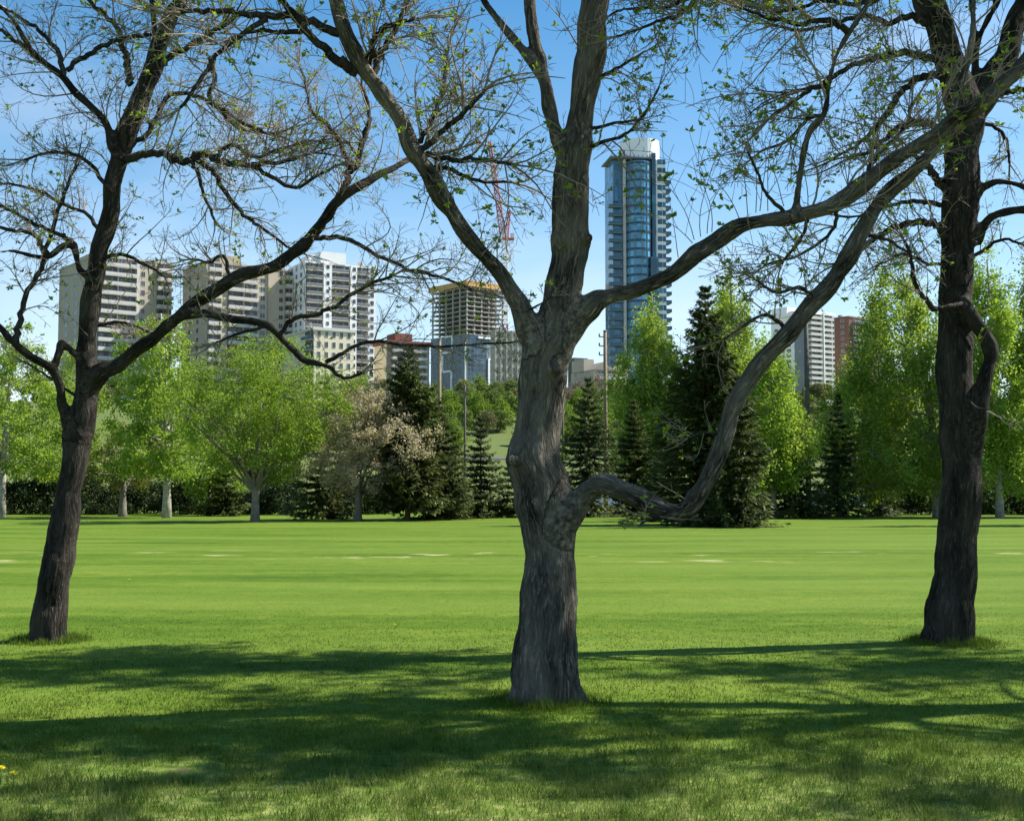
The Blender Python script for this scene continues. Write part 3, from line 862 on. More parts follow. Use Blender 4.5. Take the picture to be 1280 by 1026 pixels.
def tree_left():
    Y = 13.45
    trunks = [
        [(57, 820, 28), (60, 797, 24.5), (64, 760, 21.5), (70, 720, 20.5), (76, 680, 20), (83, 640, 19.5), (89, 605, 17.5), (95, 575, 17.5), (100, 540, 19), (106, 508, 17.5), (110, 475, 16), (109, 440, 14), (111, 400, 13.5), (115, 360, 14), (122, 320, 12.8), (131, 288, 12.8),
         (138, 250, 13), (148, 202, 12.5), (160, 160, 13.5), (174, 120, 13.5), (190, 82, 13), (201, 50, 12), (214, 20, 10.5), (228, -10, 9.5), (240, -80, 8.5), (262, -160, 6.5), (275, -240, 4)],
        [(108, 492, 13), (124, 470, 12.5, -.08), (143, 459, 10.5, -.14), (162, 445, 10, -.2), (185, 428, 10, -.28), (208, 409, 9.5, -.34), (224, 395, 9.2, -.38), (243, 378, 9.4, -.42), (276, 357, 9.2, -.5), (308, 342, 9.2, -.58), (341, 334, 9, -.66), (367, 316, 9, -.72), (388, 297, 8.5, -.78),
         (402, 279, 8, -.8), (425, 250, 7.5, -.82), (445, 234, 7, -.8), (466, 222, 6.4, -.7), (492, 210, 5.6, -.5), (520, 196, 5, -.3), (560, 190, 4, 0), (600, 176, 3.2, .3)],
        [(214, 405, 7, -.36), (232, 394, 7.2, -.42), (256, 392, 7, -.48), (282, 397, 7, -.55), (308, 401, 6.6, -.62), (334, 408, 6.4, -.7), (350, 421, 6, -.75), (366, 436, 5.8, -.8), (382, 450, 5.4, -.85), (397, 455, 5, -.9), (411, 459, 4, -.95)],
        [(98, 545, 10), (84, 526, 10, -.05), (77.5, 506, 8.2, -.1), (76, 486, 6.6, -.15), (71, 468, 7, -.2), (60, 457, 6.8, -.26), (41, 447, 6.2, -.34), (23, 433, 6, -.4), (10, 420, 5.8, -.45), (-4, 406, 5.6, -.5), (-40, 380, 5, -.6), (-90, 330, 4, -.7)],
        [(106, 446, 8), (94, 444, 5.5, -.1), (84, 434, 5.2, -.14), (76, 430, 6.2, -.17), (73, 444, 6, -.19), (70, 456, 6, -.2)],
        [(116, 352, 7), (104, 342, 5.5, -.08), (97, 332, 5.2, -.13), (94, 315, 5.2, -.17), (91, 304, 6, -.2), (77, 309, 5.8, -.27), (59, 321, 4.8, -.35), (40, 320, 4.2, -.42), (16, 314, 3.4, -.5), (-14, 318, 2.4, -.6)],
        [(150, 196, 8), (138, 180, 6.6, -.08), (132, 154, 6, -.14), (114, 133, 6.2, -.2), (96, 117, 6, -.27), (79, 96, 6, -.34), (61, 83, 5.4, -.4), (43, 67, 5, -.46), (29, 46, 4.5, -.5), (15, 24, 4.2, -.55), (-4, 4, 3.8, -.6), (-40, -40, 3, -.7)],
        [(199, 64, 7, 0), (193, 40, 5.6, .05), (191, 15, 5.2, .08), (188, -20, 4.6, .1), (180, -90, 3.5, .2)],
        [(98, 880, 1, .2), (97, 870, 1, .2)],
        
    ]
    br = [
        ({'n': 6, 'L': .8}, [(79, 95, 3.6, -.34), (73, 68, 3.2, -.36), (58, 46, 2.8, -.4), (33, 28, 2.4, -.45), (10, 14, 2, -.5)]),
        ({'n': 4, 'L': .7}, [(84, 88, 3.4, -.33), (109, 69, 3.2, -.2), (142, 52, 3, -.1), (187, 44, 2.6, .05)]),
        ({'n': 6, 'L': .7}, [(45, 73, 3.4, -.45), (33, 60, 3, -.5), (15, 48, 2.6, -.55), (-6, 34, 2.2, -.6)]),
        ({'n': 7, 'L': .8}, [(164, 106, 5, 0), (160, 85, 4.4, .05), (157, 68, 4.2, .1), (149, 43, 3.6, .15), (137, 23, 3.2, .2), (116, 5, 2.6, .25), (95, -20, 2, .3)]),
        ({'n': 7, 'L': .8}, [(200, 80, 5, -.05), (214, 70, 4.4, -.12), (230, 62, 4, -.2), (253, 48, 3.4, -.3), (275, 36, 2.6, -.4)]),
        ({'n': 8, 'L': .9}, [(158, 200, 5.5, -.05), (180, 194, 5, -.1), (196, 193, 4.8, -.14), (214, 197, 4.8, -.2), (231, 201, 4.6, -.25), (253, 192, 4.4, -.3), (281, 203, 4.2, -.38), (316, 207, 3.6, -.46), (351, 203, 2.8, -.5), (390, 191, 2, -.55)]),
        ({'n': 6, 'L': .7, 'up': -.15}, [(246, 198, 4, -.28), (260, 209, 3.4, -.3), (270, 220, 3.2, -.34), (288, 250, 2.8, -.4), (305, 268, 2.5, -.45), (324, 282, 2.2, -.5), (359, 309, 1.6, -.55)]),
        ({'n': 6, 'L': .7, 'up': -.1}, [(240, 202, 3, -.28), (248, 222, 2.4, -.2), (256, 246, 2, -.15), (268, 275, 1.6, -.1)]),
        ({'n': 8, 'L': .8}, [(316, 207, 3, -.46), (339, 222, 2.8, -.5), (370, 234, 2.4, -.54), (400, 218, 2, -.58), (425, 206, 1.6, -.6)]),
        ({'n': 8, 'L': .8}, [(268, 196, 3.4, -.33), (290, 182, 2.8, -.38), (320, 196, 2.4, -.4), (352, 186, 2, -.42), (392, 176, 1.6, -.45)]),
        ({'n': 8, 'L': .8}, [(150, 190, 4, .1), (185, 165, 3.4, .2), (215, 120, 3, .3), (262, 128, 2.6, .3), (300, 160, 2.2, .3), (345, 168, 1.7, .3)]),
        ({'n': 8, 'L': .9}, [(262, 72, 3.6, .2), (268, 100, 3.2, .2), (264, 126, 2.8, .2), (300, 152, 2.4, .2), (330, 166, 2, .2)]),
        ({'n': 7, 'L': .8}, [(350, 420, 3, -.76), (364, 400, 3, -.8), (396, 393, 2.8, -.86), (418, 382, 2.6, -.9), (446, 364, 2.4, -.95), (468, 353, 2.1, -1), (490, 345, 1.8, -1.05)]),
        ({'n': 5, 'L': .8}, [(408, 452, 2.8, -.95), (429, 441, 2.4, -1.0), (460, 427, 2.2, -1.05), (500, 430, 2, -1.1), (545, 433, 1.7, -1.15), (600, 430, 1.4, -1.2), (642, 428, 1.1, -1.2)]),
        ({'n': 5, 'L': .9}, [(389, 297, 3.6, -.78), (410, 297, 3.2, -.82), (438, 300, 3, -.88), (470, 318, 2.7, -.92), (510, 336, 2.3, -.96), (550, 346, 1.9, -1), (590, 362, 1.5, -1)]),
        ({'n': 7, 'L': .8}, [(402, 284, 5, -.76), (423, 250, 4.8, -.7), (433, 226, 4.6, -.62), (443, 205, 4.2, -.55), (458, 164, 3.4, -.5), (462, 140, 2.6, -.45), (452, 110, 2, -.4)]),
        ({'n': 8, 'L': .8}, [(438, 212, 3.4, -.58), (425, 180, 3, -.55), (408, 156, 2.6, -.5), (390, 140, 2.2, -.5), (384, 110, 1.8, -.5), (374, 80, 1.4, -.5)]),
        ({'n': 7, 'L': .7}, [(20, 428, 4.2, -.42), (24, 400, 3.8, -.4), (36, 365, 3.4, -.36), (51, 335, 3, -.3), (70, 274, 2.6, -.25), (88, 222, 2, -.2)]),
        ({'n': 7, 'L': .7}, [(60, 318, 3.6, -.35), (39, 292, 3, -.4), (16, 288, 2.5, -.45), (-10, 284, 2, -.5)]),
        ({'n': 7, 'L': .7}, [(90, 302, 3.4, -.2), (70, 292, 2.8, -.1), (39, 277, 2.4, 0), (0, 257, 2, .1)]),
        ({'n': 8, 'L': .7}, [(128, 298, 3, .1), (110, 270, 2.6, .2), (80, 255, 2.2, .3), (40, 236, 1.8, .3), (5, 230, 1.4, .3)]),
        ({'n': 8, 'L': .7}, [(140, 240, 3, -.1), (105, 200, 2.4, -.2), (70, 190, 2, -.3), (30, 200, 1.6, -.3)]),
        ({'n': 7, 'L': .7}, [(120, 330, 3, -.1), (150, 318, 2.4, -.2), (180, 330, 2, -.3), (205, 345, 1.5, -.35)]),
        ({'n': 7, 'L': .6}, [(112, 410, 2.4, .1), (150, 402, 1.9, .2), (186, 415, 1.5, .2)]),
        ({'n': 6, 'L': .6}, [(290, 352, 2.6, -.52), (278, 320, 2.2, -.5), (262, 328, 1.8, -.5), (240, 324, 1.4, -.5)]),
        ({'n': 6, 'L': .6}, [(335, 408, 2.4, -.7), (300, 416, 1.9, -.7), (270, 428, 1.4, -.7)]),
        ({'n': 6, 'L': .5}, [(410, 458, 3, -.95), (430, 472, 2.2, -1), (452, 466, 1.7, -1)]),
        ({'n': 6, 'L': .6}, [(100, 500, 2, -.1), (60, 470, 1.6, -.1), (30, 452, 1.2, -.1)]),
    ]
    up = [(0, .74, 1, 4.0, .8, 2.0, 0), (6, .5, 1, 4, .6, 1.4, 0), (7, .5, 1, 4, .6, 1.4, 0), (3, .6, 1, 4, .6, 1.3, 0), (0, .5, .75, 5, .4, 1.2, 1), (1, .55, 1, 5, .4, 1.0, 1), (1, .15, .55, 2.0, .3, .8, 1), (6, .1, .6, 5, .4, 1.0, 1), (0, .38, .5, 3, .3, .8, 1)]
    shoots = [(120, 350, -.1, .6, 1, .6), (110, 420, -.1, -.6, .8, .5), (250, 374, -.45, -.1, 1, .6), (300, 345, -.6, .1, 1, .6), (228, 396, -.4, -.2, 1, .7), (200, 418, -.3, -.1, 1, .8), (160, 446, -.2, .1, 1, .6)]
    return fg_tree('slender leaning dark tree with a long limb sweeping right towards the middle tree', Y, (60, 797), trunks, br, up, 9, 1.6, .055, shoots, .010, .02, 'bark_dark')


def tree_right():
    Y = 13.35
    trunks = [
        [(1186, 822, 38), (1186, 800, 33.5), (1188, 770, 30.5), (1191, 740, 28.5), (1194, 700, 27), (1198, 640, 27), (1201, 590, 26), (1199, 545, 26), (1196, 500, 24), (1194, 440, 22.5), (1196, 380, 21.5), (1197, 330, 22), (1199, 290, 22.5), (1202, 260, 23.5), (1204, 200, 23.5), (1207, 155, 24),
         (1198, 115, 22), (1190, 90, 20), (1181, 60, 20), (1168, 22, 17.5), (1160, 0, 16.5), (1148, -60, 14), (1150, -140, 11), (1135, -230, 7), (1130, -300, 4)],
        [(1208, 165, 18), (1222, 132, 17.5, .08), (1240, 100, 17, .12), (1258, 62, 16.5, .15), (1272, 25, 15.5, .2), (1286, -10, 14, .2), (1310, -80, 11, .3), (1330, -170, 7, .4), (1350, -250, 4, .5)],
        [(1212, 128, 8, .12), (1217, 95, 6.5, .2), (1220, 70, 6, .25), (1225, 45, 5, .3), (1236, 22, 4.6, .35), (1248, 2, 4.2, .4), (1262, -60, 3, .5)],
        [(1221, 60, 5, .25), (1216, 28, 4.2, .3), (1213, 0, 3.8, .32), (1205, -60, 3, .4)],
        [(1220, 246, 8, 0), (1229, 235, 6, -.06), (1245, 228, 5.2, -.14), (1262, 229, 5, -.2), (1280, 234, 4.6, -.28), (1320, 250, 3.5, -.4)],
        [(1218, 305, 9, 0), (1226, 286, 7.5, -.08), (1240, 272, 7, -.16), (1262, 264, 6.6, -.26), (1284, 262, 6, -.36), (1325, 268, 4.5, -.5), (1370, 255, 3, -.6)],
        [(1198, 372, 10, -.06), (1207, 384, 9, -.2), (1217, 402, 10, -.24), (1232, 424, 11, -.22), (1239, 440, 10.5, -.22), (1233, 466, 10.5, -.22), (1223, 500, 12.5, -.18), (1221, 540, 12.5, -.12), (1213, 580, 13, -.05), (1207, 620, 12)],
        [(1208, 380, 6, -.2), (1190, 383, 4.8, -.3), (1170, 386, 4.6, -.34)],
        [(1222, 560, 10, -.08), (1229, 558, 5, -.1)], [(1240, 434, 8, -.22), (1246, 437, 5, -.24)],
        [(1162, 785, 10, -.05), (1150, 812, 7, -.1)],
    ]
    br = [
        ({'n': 6, 'L': .7}, [(1170, 386, 4, -.34), (1158, 375, 3.4, -.38), (1147, 362, 3, -.4), (1141, 340, 2.7, -.42), (1138, 318, 2.3, -.45), (1130, 300, 1.8, -.5)]),
        ({'n': 7, 'L': .8}, [(1182, 296, 5, -.05), (1172, 284, 4.8, -.12), (1158, 279, 4.5, -.2), (1130, 281, 4.2, -.3), (1108, 290, 3.8, -.36), (1085, 304, 3.2, -.42), (1060, 326, 2.2, -.5)]),
        ({'n': 6, 'L': .6}, [(1184, 238, 6, -.05), (1172, 226, 5, -.1), (1162, 212, 4.4, -.15), (1146, 196, 3, -.2)]),
        ({'n': 7, 'L': .7}, [(1182, 258, 3.6, 0), (1160, 253, 3.2, .1), (1138, 252, 2.8, .2), (1110, 258, 2.2, .25), (1075, 270, 1.8, .3)]),
        ({'n': 8, 'L': .9}, [(1174, 78, 5.5, 0), (1155, 70, 5, -.1), (1130, 66, 4.6, -.2), (1110, 69, 4.2, -.28), (1090, 75, 3.8, -.34), (1062, 84, 3.2, -.4), (1030, 104, 2.6, -.45), (990, 116, 1.9, -.5)]),
        ({'n': 8, 'L': .9}, [(1176, 96, 5.5, 0), (1158, 94, 5, .1), (1142, 101, 4.6, .2), (1124, 118, 4.2, .25), (1112, 138, 3.8, .3), (1096, 160, 3.2, .35), (1074, 180, 2.4, .4), (1046, 196, 1.8, .45)]),
        ({'n': 8, 'L': .8}, [(1178, 160, 5, 0), (1160, 155, 4.4, -.1), (1140, 153, 4, -.2), (1118, 164, 3.4, -.25), (1092, 186, 2.8, -.3), (1066, 196, 2, -.35)]),
        ({'n': 8, 'L': .9}, [(1160, 30, 5, 0), (1138, 22, 4.4, -.1), (1110, 30, 3.8, -.2), (1080, 20, 3.2, -.3), (1044, 30, 2.6, -.35), (1000, 38, 2, -.4), (960, 30, 1.5, -.4)]),
        ({'n': 8, 'L': .9}, [(1156, 0, 4.4, .2), (1120, -10, 3.8, .3), (1080, 6, 3.2, .4), (1030, 2, 2.6, .5), (980, 14, 2, .5), (930, 8, 1.5, .5)]),
        ({'n': 6, 'L': .6}, [(1232, 128, 4.5, .05), (1250, 119, 3.8, 0), (1272, 113, 3.2, -.1), (1310, 110, 2.4, -.2)]),
        ({'n': 6, 'L': .6, 'up': -.3}, [(1214, 152, 3, 0), (1244, 160, 2.4, 0), (1258, 176, 2, -.05), (1262, 205, 1.5, -.1)]),
        ({'n': 6, 'L': .5}, [(1206, 326, 2.6, 0), (1250, 300, 1.9, 0), (1276, 305, 1.5, -.1)]),
        ({'n': 6, 'L': .6}, [(1185, 330, 2.4, -.1), (1160, 330, 2, -.2), (1130, 318, 1.6, -.3), (1100, 330, 1.2, -.3)]),
        ({'n': 6, 'L': .7}, [(1246, 90, 4, 0), (1270, 92, 3, -.1), (1300, 70, 2.2, -.2)]),
        ({'n': 2, 'L': .3, 'tip': False}, [(1210, 500, 2, -.3), (1222, 510, 1.4, -.45), (1236, 512, 1, -.55)]),
    ]
    up = [(0, .78, 1, 4.2, .8, 2.2, 0), (1, .45, 1, 4.2, .8, 2.0, 0), (2, .5, 1, 4, .5, 1.4, 0), (5, .5, 1, 4, .4, 1.0, 1), (4, .5, 1, 4, .4, .9, 1), (0, .62, .78, 4, .4, 1.1, 1)]
    shoots = [(1225, 430, -.3, .4, 1, .4), (1180, 320, -.1, -.5, .6, .5), (1215, 300, -.2, .5, .2, .4)]
    return fg_tree('thick straight dark tree with a crooked knobbly stem pressed against its bole', Y, (1186, 800), trunks, br, up, 21, 1.6, .045, shoots, .012, .021, 'bark_dark')


trees3 = [tree_centre(), tree_left(), tree_right()]
TRUNK_SPOTS = [(trees3[0][2][0], trees3[0][2][1], .31), (trees3[1][2][0], trees3[1][2][1], .25), (trees3[2][2][0], trees3[2][2][1], .32)]

# two more trees of the same rank stand outside the frame on the sunny side; their crowns throw the shade
for src, loc, rz, sc, lb in ((trees3[2][0], (9.4, 10.4, 0), 2.2, 1.12, 'dark tree standing beyond the right edge of the view, nearer of two'), (trees3[1][0], (12.2, 12.2, 0), 1.0, 1.2, 'dark tree standing beyond the right edge of the view, farther of two')):
    c_ = copy_tree(src)
    c_.location, c_.rotation_euler, c_.scale = loc, (0, 0, rz), (sc, sc, sc)
    tag(c_, lb, 'tree', 'trees beyond the right edge')
make_ground()
make_grass()

# ------------------------------------------------------------------ the tree row and the hillside
SHAPES = {
    'round': ([0, .12, .35, .6, .85, 1], [.35, .75, 1, .92, .58, .12]),
    'plume': ([0, .15, .4, .65, .85, 1], [.55, .95, 1, .75, .42, .06]),
    'vase': ([0, .15, .4, .65, .85, 1], [.12, .5, .88, 1, .78, .3]),
    'dome': ([0, .2, .5, .75, .9, 1], [.95, 1, .9, .7, .45, .15]),
    'egg': ([0, .15, .4, .7, .9, 1], [.8, 1, .92, .66, .34, .08]),
}


def leaf_quads(g, cen, sig, zs, n, size, flat=0.0):
    """n rhombic leaves scattered round each centre"""
    k = len(cen)
    idx = np.repeat(np.arange(k), n)
    m = len(idx)
    p = cen[idx] + g.normal(0, 1, (m, 3)) * np.array([1, 1, zs]) * np.broadcast_to(sig, (k,))[idx][:, None]
    a = g.normal(0, 1, (m, 3))
    a[:, 2] *= 1 - flat
    a /= np.linalg.norm(a, axis=1)[:, None] + 1e-9
    b = np.cross(a, g.normal(0, 1, (m, 3)))
    b /= np.linalg.norm(b, axis=1)[:, None] + 1e-9
    L = size * g.uniform(.6, 1.4, m)[:, None]
    a, b = a * L * .5, b * L * .32
    v = np.stack([p - a, p + b, p + a, p - b], 1).reshape(-1, 3)
    return v, np.arange(m * 4).reshape(-1, 4)


def curve3(a, b, c, n=7):
    t = np.linspace(0, 1, n)[:, None]
    return a * (1 - t) ** 2 + 2 * b * t * (1 - t) + c * t * t


def crown_mesh(g, H0, H1, rx, off, shape, trunk_r, leaf_n, leaf_size, K, sig, zs, nlimb, fork, upright, base_r=None, lean=(0, 0), flat=0.0, to_ground=False):
    """returns (wood MB, leaf MB): tree at the origin, crown between H0 and H1"""
    zf, rf = SHAPES[shape]
    w = np.interp(np.linspace(0, 1, 60), zf, rf)
    ph = g.uniform(0, 6.28, 6)
    cen = []
    pr = (w ** 1.6) / (w ** 1.6).sum()
    while len(cen) < K:
        t = (g.choice(60, p=pr) + g.uniform(0, 1)) / 60
        th = g.uniform(0, 6.283)
        lump = 1 + .22 * math.sin(2 * th + ph[0] + 5 * t) + .16 * math.sin(3 * th + ph[1] - 8 * t) + .12 * math.sin(5 * th + ph[2] + 11 * t)
        r = np.interp(t, zf, rf) * rx * lump * g.uniform(.04, 1) ** .48
        top = H1 - (H1 - H0) * .05 * g.uniform(0, 1) - .06 * (H1 - H0) * (1 + math.sin(th * 2 + ph[3]))
        cen.append((off[0] + math.cos(th) * r, off[1] + math.sin(th) * r, H0 + (top - H0) * t))
    cen = np.array(cen)
    wood = MB()
    topz = H0 + (H1 - H0) * (.86 if upright else .55)
    tp = curve3(np.array([0, 0, -.15]), np.array([lean[0], lean[1], topz * .5]), np.array([off[0] * .8, off[1] * .8, topz]), 9)
    if trunk_r:
        tr = trunk_r * (1 - .8 * np.linspace(0, 1, 9))
        tr[0] *= 1.25
        wood.tube(tp, tr, 9, True, lump=.05)
        order = g.permutation(K)
        samples, srad = [], []
        for i in order[:nlimb]:
            c = cen[i]
            f = (fork + g.uniform(0, .12)) if shape == 'vase' else g.uniform(fork, .75)
            hz_ = min(f * topz, c[2] * .85)
            a = np.array([np.interp(hz_, tp[:, 2], tp[:, j]) for j in range(3)])
            md = a * .45 + c * .55
            if upright:
                md[:2] = a[:2] * .3 + c[:2] * .7
                md[2] = a[2] * .65 + c[2] * .35
            elif shape == 'vase':
                md[:2] = a[:2] * .55 + c[:2] * .45
            else:
                md[2] += .1 * (c[2] - a[2])
            pa = curve3(a, md, c, 8) + g.normal(0, .03 * rx / 2, (8, 3))
            pa[0] = a
            r0 = trunk_r * g.uniform(.2, .42)
            wood.tube(pa, r0 * (1 - .82 * np.linspace(0, 1, 8)), 5)
            samples.append(pa[3:])
            srad.append(np.full(5, r0 * .3))
        S, Sr = np.vstack(samples), np.concatenate(srad)
        for i in order[nlimb:]:
            d = np.linalg.norm(S - cen[i], axis=1) + 1.5 * np.maximum(0, S[:, 2] - cen[i][2])
            j = int(np.argmin(d))
            md = (S[j] + cen[i]) / 2 + g.normal(0, .08, 3) * np.linalg.norm(S[j] - cen[i])
            wood.tube(curve3(S[j], md, cen[i], 5), np.linspace(Sr[j] * .7, .006, 5), 3)
    leaves = MB()
    v, q = leaf_quads(g, cen, sig * g.uniform(.45, 1.15, K), zs, max(3, int(leaf_n * 1.45) // K), leaf_size, flat)
    if to_ground:
        v[:, 2] = np.maximum(v[:, 2], .03)
    leaves.add(v, q)
    return wood, leaves


def decid(name, label, x, Y, xc, ytop, ybot, halfw, shape, leaf, bark, seed, r_px, n=15000, size=.17, K=150, sig=.38, zs=.9, nlimb=16, fork=.4, upright=False, group='broadleaved trees in the row across the lawn', flat=0.0, yoff=0.0):
    g = np.random.default_rng(seed)
    gz = float(hz(gx(x, Y), Y))
    t = thing(name, label, 'tree', (gx(x, Y), Y, gz), 0, group)
    H1, H0 = zpx(ytop, Y) - gz, zpx(ybot, Y) - gz
    H1 += .085 * (H1 - H0)
    wood, leaves = crown_mesh(g, H0, H1, halfw * Y / F, ((xc - x) * Y / F, yoff), shape, r_px * Y / F, n, size, K, sig, zs, nlimb, fork, upright, flat=flat)
    wood.build('trunk', M[bark], t, True)
    leaves.build('crown', M[leaf], t)
    return t


def bush(name, label, x, Y, ytop, halfw, leaf, seed, n=6000, size=.16, shape='dome', group=None, cat='bush', K=70, sig=.3):
    g = np.random.default_rng(seed)
    t = thing(name, label, cat, (gx(x, Y), Y, float(hz(gx(x, Y), Y))), 0, group)
    H1 = zpx(ytop, Y)
    wood, leaves = crown_mesh(g, .12, H1, halfw * Y / F, (0, 0), shape, .07, n, size, K, sig, .8, 10, .1, False, to_ground=True)
    wood.build('stem', M['trunk_dark'], t, True)
    leaves.build('foliage', M[leaf], t)
    return t


def conifer_mesh(g, H, Rb, dens=1.45, droop=.25, bare=.03, rough=.3, expo=.85, spray=.34, M_=9, K_=6, curl=.12):
    """whorled branches with flat drooping sprays"""
    wood, needles = MB(), MB()
    tr = .028 * H * .55
    wood.tube(np.array([[0, 0, -.1], [0, 0, H * .3], [g.normal(0, .03), g.normal(0, .03), H * .7], [0, 0, H]]), [tr * 1.15, tr * .8, tr * .4, .008], 7, True)
    nb = int(H * 32 * dens)
    t = np.sort(g.uniform(0, 1, nb)) ** 1.0
    whorl = np.round(t * H * 2.6) / (H * 2.6)
    t = np.clip(.72 * whorl + .28 * t, 0, .985)
    z = H * (bare + (1 - bare) * t)
    th = g.uniform(0, 6.283, nb)
    ph = g.uniform(0, 6.28, 3)
    L = Rb * (1 - t) ** expo * (1 - rough * .5 + rough * (g.uniform(0, 1, nb) + .45 * np.sin(th * 2 + ph[0] + t * 9) + .3 * np.sin(th * 3 + ph[1] - t * 14))) + .10
    L = np.maximum(L, .12)
    s = (np.arange(M_) + 1) / M_
    dr = droop * (1 - .75 * t)
    out = L[:, None] * s[None]
    zz = z[:, None] - dr[:, None] * L[:, None] * np.sin(s * 1.9)[None] + curl * L[:, None] * (s ** 3)[None] * 1.2 + (t[:, None] ** 3) * L[:, None] * s[None] * .7
    cx, sx = np.cos(th)[:, None], np.sin(th)[:, None]
    px = np.stack([cx * out, sx * out, zz], -1)
    for i in range(0, nb, 2):
        if L[i] > .5:
            wood.tube(np.vstack([[0, 0, z[i]], px[i][::2]]), np.linspace(.012 + .012 * L[i], .004, 1 + len(px[i][::2])), 3)
    p = np.repeat(px.reshape(-1, 3), K_, 0)
    m = len(p)
    thr = np.repeat(np.repeat(th, M_), K_)
    sr = np.repeat(np.tile(s, nb), K_)
    Lr = np.repeat(np.repeat(L, M_), K_)
    side = g.choice([-1, 1], m) * g.uniform(.25, 1.25, m)
    a = thr + side * (1 - .35 * sr)
    ln = spray * g.uniform(.45, 1.3, m) * np.clip(Lr / 1.2, .4, 1.15) * (1.1 - .35 * sr)
    dz = -g.uniform(.0, .75, m) + .25 * g.normal(0, 1, m)
    d = np.stack([np.cos(a), np.sin(a), dz], -1)
    d /= np.linalg.norm(d, axis=1)[:, None]
    up = np.stack([g.normal(0, .5, m), g.normal(0, .5, m), np.ones(m)], -1)
    wv = np.cross(d, up)
    wv /= np.linalg.norm(wv, axis=1)[:, None]
    w = (ln * .17)[:, None]
    p = p + g.normal(0, .03, (m, 3))
    v = np.stack([p - wv * w * .5, p + d * ln[:, None] * .5 - wv * w, p + d * ln[:, None], p + d * ln[:, None] * .5 + wv * w], 1).reshape(-1, 3)
    v[:, 2] = np.maximum(v[:, 2], .02)
    needles.add(v, np.arange(m * 4).reshape(-1, 4))
    return wood, needles


def conifer(label, x, Y, ytop, halfw, mat, seed, name='spruce_tree', group='conifers in the row across the lawn', **kw):
    g = np.random.default_rng(seed)
    gz = float(hz(gx(x, Y), Y))
    t = thing(name, label, 'tree', (gx(x, Y), Y, gz), g.uniform(0, 6), group)
    wood, nd = conifer_mesh(g, zpx(ytop, Y) - gz, halfw * Y / F, **kw)
    wood.build('trunk', M['trunk_dark'], t, True)
    nd.build('crown', M[mat], t)
    return t


# broadleaved
decid('birch_tree', 'tall pale trunked birch at the left end of the tree row', 4, 79, 18, 398, 598, 72, 'egg', 'leaf_birch', 'trunk_pale', 101, 4.8, n=17000, size=.17, K=190, sig=.34, upright=True)
decid('poplar_tree', 'bright poplar rising behind the slender leaning dark tree', 96, 92, 92, 420, 610, 58, 'egg', 'leaf_poplar', 'trunk_grey', 102, 4, n=12000, K=140, upright=True)
decid('birch_tree', 'white trunked birch with a low fork beside the small olive tree', 210, 77, 195, 378, 592, 62, 'egg', 'leaf_birch', 'trunk_pale', 103, 5.4, n=18000, size=.17, K=190, sig=.36, fork=.14, upright=True, nlimb=22)
decid('olive_tree', 'small round olive green tree left of the white trunked birch', 155, 81, 157, 525, 618, 46, 'round', 'leaf_olive', 'trunk_grey', 104, 5.5, n=7000, size=.13, K=110, sig=.27, fork=.3)
decid('elm_tree', 'wide vase shaped elm with a broad fresh green crown', 320, 66.8, 327, 430, 612, 108, 'vase', 'leaf_elm', 'trunk_grey', 105, 5.6, n=38000, size=.115, K=460, sig=.36, zs=.8, nlimb=34, fork=.2)
decid('crab_apple_tree', 'tan brown tree covered in dry seed clusters', 448, 70, 455, 474, 616, 80, 'round', 'leaf_tan', 'trunk_grey', 106, 5, n=26000, size=.12, K=420, sig=.22, nlimb=26, fork=.2)
decid('maple_tree', 'low bright maple in front of the dark shrubs beside the elm', 262, 84, 264, 552, 632, 40, 'round', 'leaf_birch', 'trunk_dark', 107, 3, n=5000, K=60, sig=.34)
decid('poplar_tree', 'loose poplar rising before the foot of the blue glass tower', 818, 96, 816, 350, 610, 44, 'plume', 'leaf_poplar', 'trunk_grey', 108, 4.5, n=28000, size=.2, K=280, zs=1.7, sig=.34, upright=True)
decid('poplar_tree', 'poplar with twin plumes directly behind the biggest spruce', 922, 96, 914, 334, 610, 60, 'plume', 'leaf_poplar', 'trunk_grey', 109, 5, n=36000, size=.2, K=340, zs=1.7, sig=.36, upright=True)
decid('poplar_tree', 'bright young poplar between the biggest spruce and the tall dark post', 966, 75, 966, 415, 612, 44, 'egg', 'leaf_birch', 'trunk_grey', 110, 4, n=16000, size=.17, K=170, zs=1.4, sig=.34, upright=True)
decid('poplar_tree', 'broad poplar with slanting white limbs left of the thick straight dark tree', 1172, 80, 1124, 322, 620, 84, 'egg', 'leaf_poplar', 'trunk_pale', 111, 7, n=44000, size=.18, K=430, zs=1.5, sig=.36, upright=True, nlimb=26, fork=.14)
decid('poplar_tree', 'dense leafy poplar just right of the thick straight dark tree', 1248, 77, 1238, 305, 606, 54, 'egg', 'leaf_birch', 'trunk_pale', 112, 5, n=30000, size=.17, K=310, zs=1.5, sig=.34, upright=True)
decid('poplar_tree', 'poplar at the right end of the tree row', 1312, 79, 1306, 290, 610, 56, 'egg', 'leaf_poplar', 'trunk_pale', 113, 5, n=30000, size=.18, K=310, zs=1.5, sig=.36, upright=True)
decid('poplar_tree', 'narrow distant poplar half hidden behind the thick straight dark tree', 1200, 112, 1192, 312, 610, 48, 'plume', 'leaf_poplar', 'trunk_grey', 114, 4, n=11000, size=.22, K=130, zs=1.8, sig=.4, upright=True)
decid('maple_tree', 'muted green sapling beside the parked cars', 1118, 104, 1116, 560, 632, 26, 'round', 'leaf_olive', 'trunk_grey', 115, 2, n=3000, K=50, sig=.32)

decid('poplar_tree', 'poplar standing beyond the right edge of the view', 1392, 60.5, 1392, 255, 590, 42, 'egg', 'leaf_poplar', 'trunk_grey', 116, 6, n=9000, K=120, upright=True)
